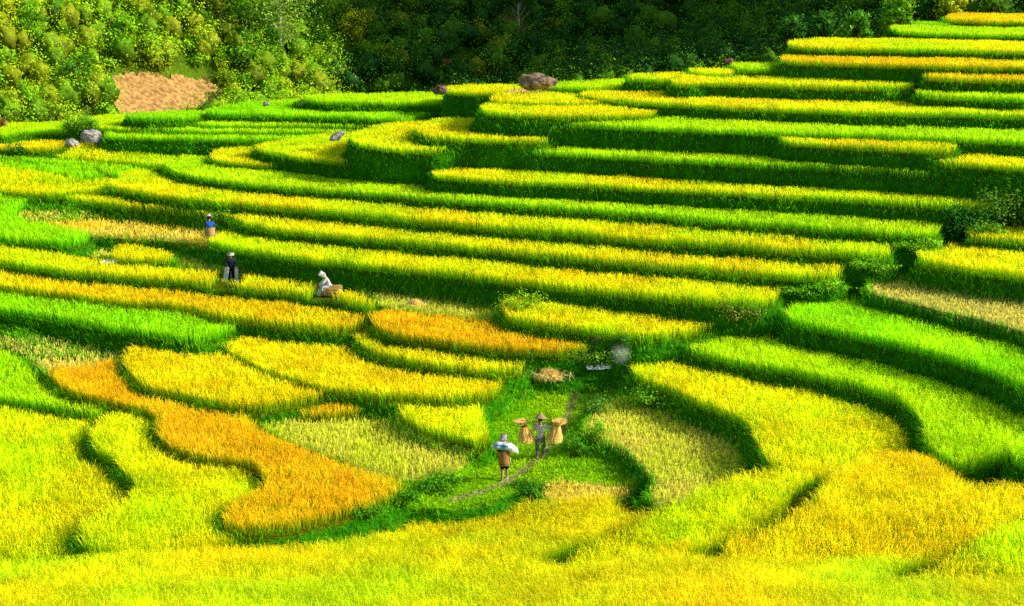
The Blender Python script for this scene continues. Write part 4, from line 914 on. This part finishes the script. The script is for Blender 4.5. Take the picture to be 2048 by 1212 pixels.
def sack(M, L_, r_, label, name='sack', prt=True, droop=.25, mat=None, vert=False):
    Vs, Fs = [], []; n, seg = 34, 26
    for j in range(n):
        q = j / (n - 1); e = (1 - abs(2 * q - 1) ** 4) ** .5; e = max(e, .16)
        for k in range(seg):
            a = 2 * math.pi * k / seg; g = 1 + .26 * mnoise.noise(Vector((q * 5, math.cos(a) * 1.4, math.sin(a) * 1.4))) + .05 * mnoise.noise(Vector((q * 14, math.cos(a) * 4, math.sin(a) * 4)))
            Vs.append(((q - .5) * L_, math.cos(a) * r_ * e * g * 1.05, math.sin(a) * r_ * .72 * e * g - droop * (2 * q - 1) ** 2 * r_ - (droop * 1.6 * max(0, q - .62) * r_ * 3)))
    for j in range(n - 1):
        for k in range(seg): a0 = j * seg + k; a1 = j * seg + (k + 1) % seg; Fs.append((a0, a1, a1 + seg, a0 + seg))
    Fs.append(tuple(range(seg))[::-1]); Fs.append(tuple(range((n - 1) * seg, n * seg)))
    ob = pymesh(name, [(Vs, Fs)], mat or flat_mat('white_sack', (.84, .85, .87), .6, 9, .08, .01))
    if prt:
        ob.data.materials.append(flat_mat('blue_print', (.36, .62, .85), .6, 9, .08)); ob.data.materials.append(flat_mat('teal_print', (.03, .28, .40), .6, 9, .1))
        for p_ in ob.data.polygons:
            c = p_.center; q = c.x / L_ + .5
            if c.y < 0 and .08 < q < .62 and abs(c.z + .02) < .075: p_.material_index = 1
            if c.y < 0 and .40 < q < .60 and .02 < c.z < .10: p_.material_index = 2
            if c.y < 0 and .14 < q < .36 and .05 < c.z < .08: p_.material_index = 2
    ob.matrix_world = M
    return tag(ob, label, 'sack')
sack(Rw @ Matrix.Translation((.04, -.14, 1.27)) @ Matrix.Rotation(rad(5), 4, 'Y') @ Matrix.Rotation(rad(-10), 4, 'Z'), 0.90, .19, 'full white sack with pale blue print carried across the shoulders of the woman')
# --- blue-jacketed farmer
ax_, ay_ = unproj(422, 487, lambda x, y: 3.2 + .02 * (x - 10)); az_ = float(hgt([ax_], [ay_])[0])
JB = dict(pelvis=(0, 0, .62), chest=(0, .12, .93), neck=(0, .20, 1.09), head=(0, .26, 1.19), face=(0, 1, -.4),
          shl=(-.16, .12, 1.02), ell=(-.24, .20, .82), wrl=(-.20, .42, .86), shr=(.16, .12, 1.02), elr=(.25, .20, .82), wrr=(.18, .42, .84),
          hipl=(-.09, 0, .60), knl=(-.13, .26, .42), anl=(-.12, .04, .09), tol=(-.14, .18, .03),
          hipr=(.09, 0, .60), knr=(.12, .22, .36), anr=(.12, -.04, .09), tor=(.13, .10, .03))
dark = flat_mat('dark_trousers', (.02, .022, .03), .85, 8, .2)
person((ax_, ay_, az_), rad(20), JB, 'farmer in a white hat and bright blue jacket stooping with a basket on the back', dict(shirt=flat_mat('blue_jacket', (.03, .16, .72), .7, 5, .2), trousers=dark), hat=(M_HATW, .22, .17, .4))
Rb = Matrix.Translation((ax_, ay_, az_)) @ Matrix.Rotation(rad(20), 4, 'Z')
basket(Rb @ Matrix.Translation((-.06, -.30, .36)) @ Matrix.Rotation(rad(-14), 4, 'X'), .22, .27, .46, M_BASKT, 'wide tan basket on the back of the farmer in blue')
# --- standing farmer with the open white sack
bx_, by_, bz_ = at(463, 566)
JS = dict(pelvis=(0, 0, .80), chest=(0, .03, 1.10), neck=(0, .05, 1.27), head=(0, .08, 1.37), face=(0, 1, -.3),
          shl=(-.17, .03, 1.19), ell=(-.23, .06, .95), wrl=(-.18, .26, .82), shr=(.17, .03, 1.19), elr=(.24, .06, .95), wrr=(.17, .26, .82),
          hipl=(-.09, 0, .76), knl=(-.11, .03, .42), anl=(-.13, 0, .08), tol=(-.17, .13, .03), hipr=(.09, 0, .76), knr=(.11, .03, .42), anr=(.12, 0, .08), tor=(.15, .13, .03))
navy = flat_mat('navy_jacket', (.045, .055, .10), .85, 4, .3)
person((bx_, by_, bz_), rad(196), JS, 'standing farmer in a pale green hat and navy jacket holding an open white sack', dict(shirt=navy, trousers=dark), hat=(M_HATG, .19, .10, .35))
Rs = Matrix.Translation((bx_, by_, bz_)) @ Matrix.Rotation(rad(196), 4, 'Z')
Vs, Fs = [], []; n_, sg = 16, 32
for j in range(n_):
    q = j / (n_ - 1)
    for k in range(sg):
        a = rad(115) + rad(310) * k / (sg - 1); r_ = .24 + .09 * q + .025 * math.sin(a * 7 + q * 2)
        Vs.append((math.cos(a) * r_ * 1.15 + .07 * q * q, .10 + math.sin(a) * r_ * .75 + .04 * q, .80 - .76 * q + .05 * math.sin(a * 2)))
for j in range(n_ - 1):
    for k in range(sg - 1): a0 = j * sg + k; Fs.append((a0, a0 + 1, a0 + sg + 1, a0 + sg))
o = pymesh('open_sack', [(Vs, Fs)], flat_mat('white_sackcloth', (.92, .90, .92), .7, 10, .05)); o.matrix_world = Rs @ Matrix.Translation((0, .06, 0))
sd_ = o.modifiers.new('t', 'SOLIDIFY'); sd_.thickness = .008
tag(o, 'open white sack held around the legs of the standing farmer in navy', 'sack')
# --- seated farmer in white with a sack and a straw bundle
cx_, cy_ = unproj(657, 592, lambda x, y: 2.0); cz_ = float(hgt([cx_], [cy_])[0])
JT = dict(pelvis=(0, 0, .40), chest=(0, .14, .74), neck=(0, .24, .90), head=(0, .33, .98), face=(0, .75, -.7),
          shl=(-.16, .15, .84), ell=(-.22, .34, .64), wrl=(-.12, .52, .52), shr=(.16, .15, .84), elr=(.22, .32, .62), wrr=(.12, .52, .50),
          hipl=(-.09, .02, .40), knl=(-.15, .38, .44), anl=(-.15, .34, .08), tol=(-.17, .48, .03), hipr=(.09, .02, .40), knr=(.15, .38, .42), anr=(.14, .30, .08), tor=(.16, .44, .03))
whm = flat_mat('white_shirt', (.84, .80, .80), .8, 6, .12, .01)
person((cx_ + .08, cy_, cz_ + .02), rad(100), JT, 'farmer in white with a white headscarf sitting bowed over on a straw bundle', dict(shirt=whm, trousers=flat_mat('pale_trousers', (.62, .66, .74), .8, 6, .15)), scarf=flat_mat('white_scarf', (.86, .85, .88), .8, 9, .06))
Mt = Matrix.Translation((cx_ - .30, cy_ - .05, cz_ + .34)) @ Matrix.Rotation(rad(20), 4, 'Z') @ Matrix.Rotation(rad(-58), 4, 'Y')
sack(Mt, .72, .17, 'limp pale blue-white sack leaning in front of the seated farmer', prt=False, mat=flat_mat('pale_blue_sack', (.66, .72, .84), .7, 8, .15, .01))
t = tag(empty('straw_bundle', (cx_ + .10, cy_ - .06, cz_ + .05)), 'tied bundle of tan straw under the seated farmer in white', 'straw bundle')
def gen3(n):
    th = R.random(n) * 6.28; r_ = .22 * R.random(n) ** .5
    a = np.stack([-.28 + 0 * th, np.cos(th) * r_ * 1.0, .20 + np.sin(th) * r_], 1); b = a * np.array([0, 1.5, 1.3]) + np.stack([.35 + .2 * R.random(n), 0 * th, -.05 + 0 * th], 1)
    return a, b, .45 + .6 * R.random(n)
straw('stalks', 1800, gen3, t)
cr = [(-.12, math.cos(2 * math.pi * k / 20) * .25, .21 + math.sin(2 * math.pi * k / 20) * .24) for k in range(21)]
pymesh('binding', [tube(cr, [.012] * 21, 5)], M_BARKD, t)

# ------------------------------------------------------------------ camera, light
cam = bpy.data.cameras.new('camera'); co = bpy.data.objects.new('camera', cam); col.objects.link(co)
co.location = (0, 0, CAMZ); co.rotation_euler = (math.pi / 2 - PITCH, 0, 0)
cam.sensor_fit = 'HORIZONTAL'; cam.sensor_width = 36; cam.lens = 36 * F / 2048; cam.clip_end = 6000; cam.clip_start = .5
sc.camera = co
EL, AZ = rad(26), rad(-4)          # sun height; direction towards the sun, from +x turned to +y
S = Vector((math.cos(EL) * math.cos(AZ), math.cos(EL) * math.sin(AZ), math.sin(EL)))
sl_ = bpy.data.lights.new('sun', 'SUN'); so = bpy.data.objects.new('sun', sl_); col.objects.link(so)
sl_.energy = 5.0; sl_.angle = rad(.5); sl_.color = (1, .96, .84)
so.rotation_euler = (-S).to_track_quat('-Z', 'Y').to_euler(); so.location = (60, 30, 60)
w = bpy.data.worlds.new('World'); sc.world = w; w.use_nodes = True
nt = w.node_tree; bg = nt.nodes['Background']; sky = nt.nodes.new('ShaderNodeTexSky'); sky.sky_type = 'NISHITA'; sky.sun_disc = False
sky.sun_elevation = EL; sky.sun_rotation = math.pi / 2 - AZ
nt.links.new(sky.outputs[0], bg.inputs[0]); bg.inputs[1].default_value = .12
sc.view_settings.view_transform = 'Standard'; sc.view_settings.look = 'None'; sc.view_settings.exposure = 0; sc.view_settings.gamma = 1
sc.cycles.max_bounces = 5; sc.cycles.diffuse_bounces = 3; sc.cycles.transmission_bounces = 3; sc.cycles.use_denoising = False; sc.cycles.volume_bounces = 3
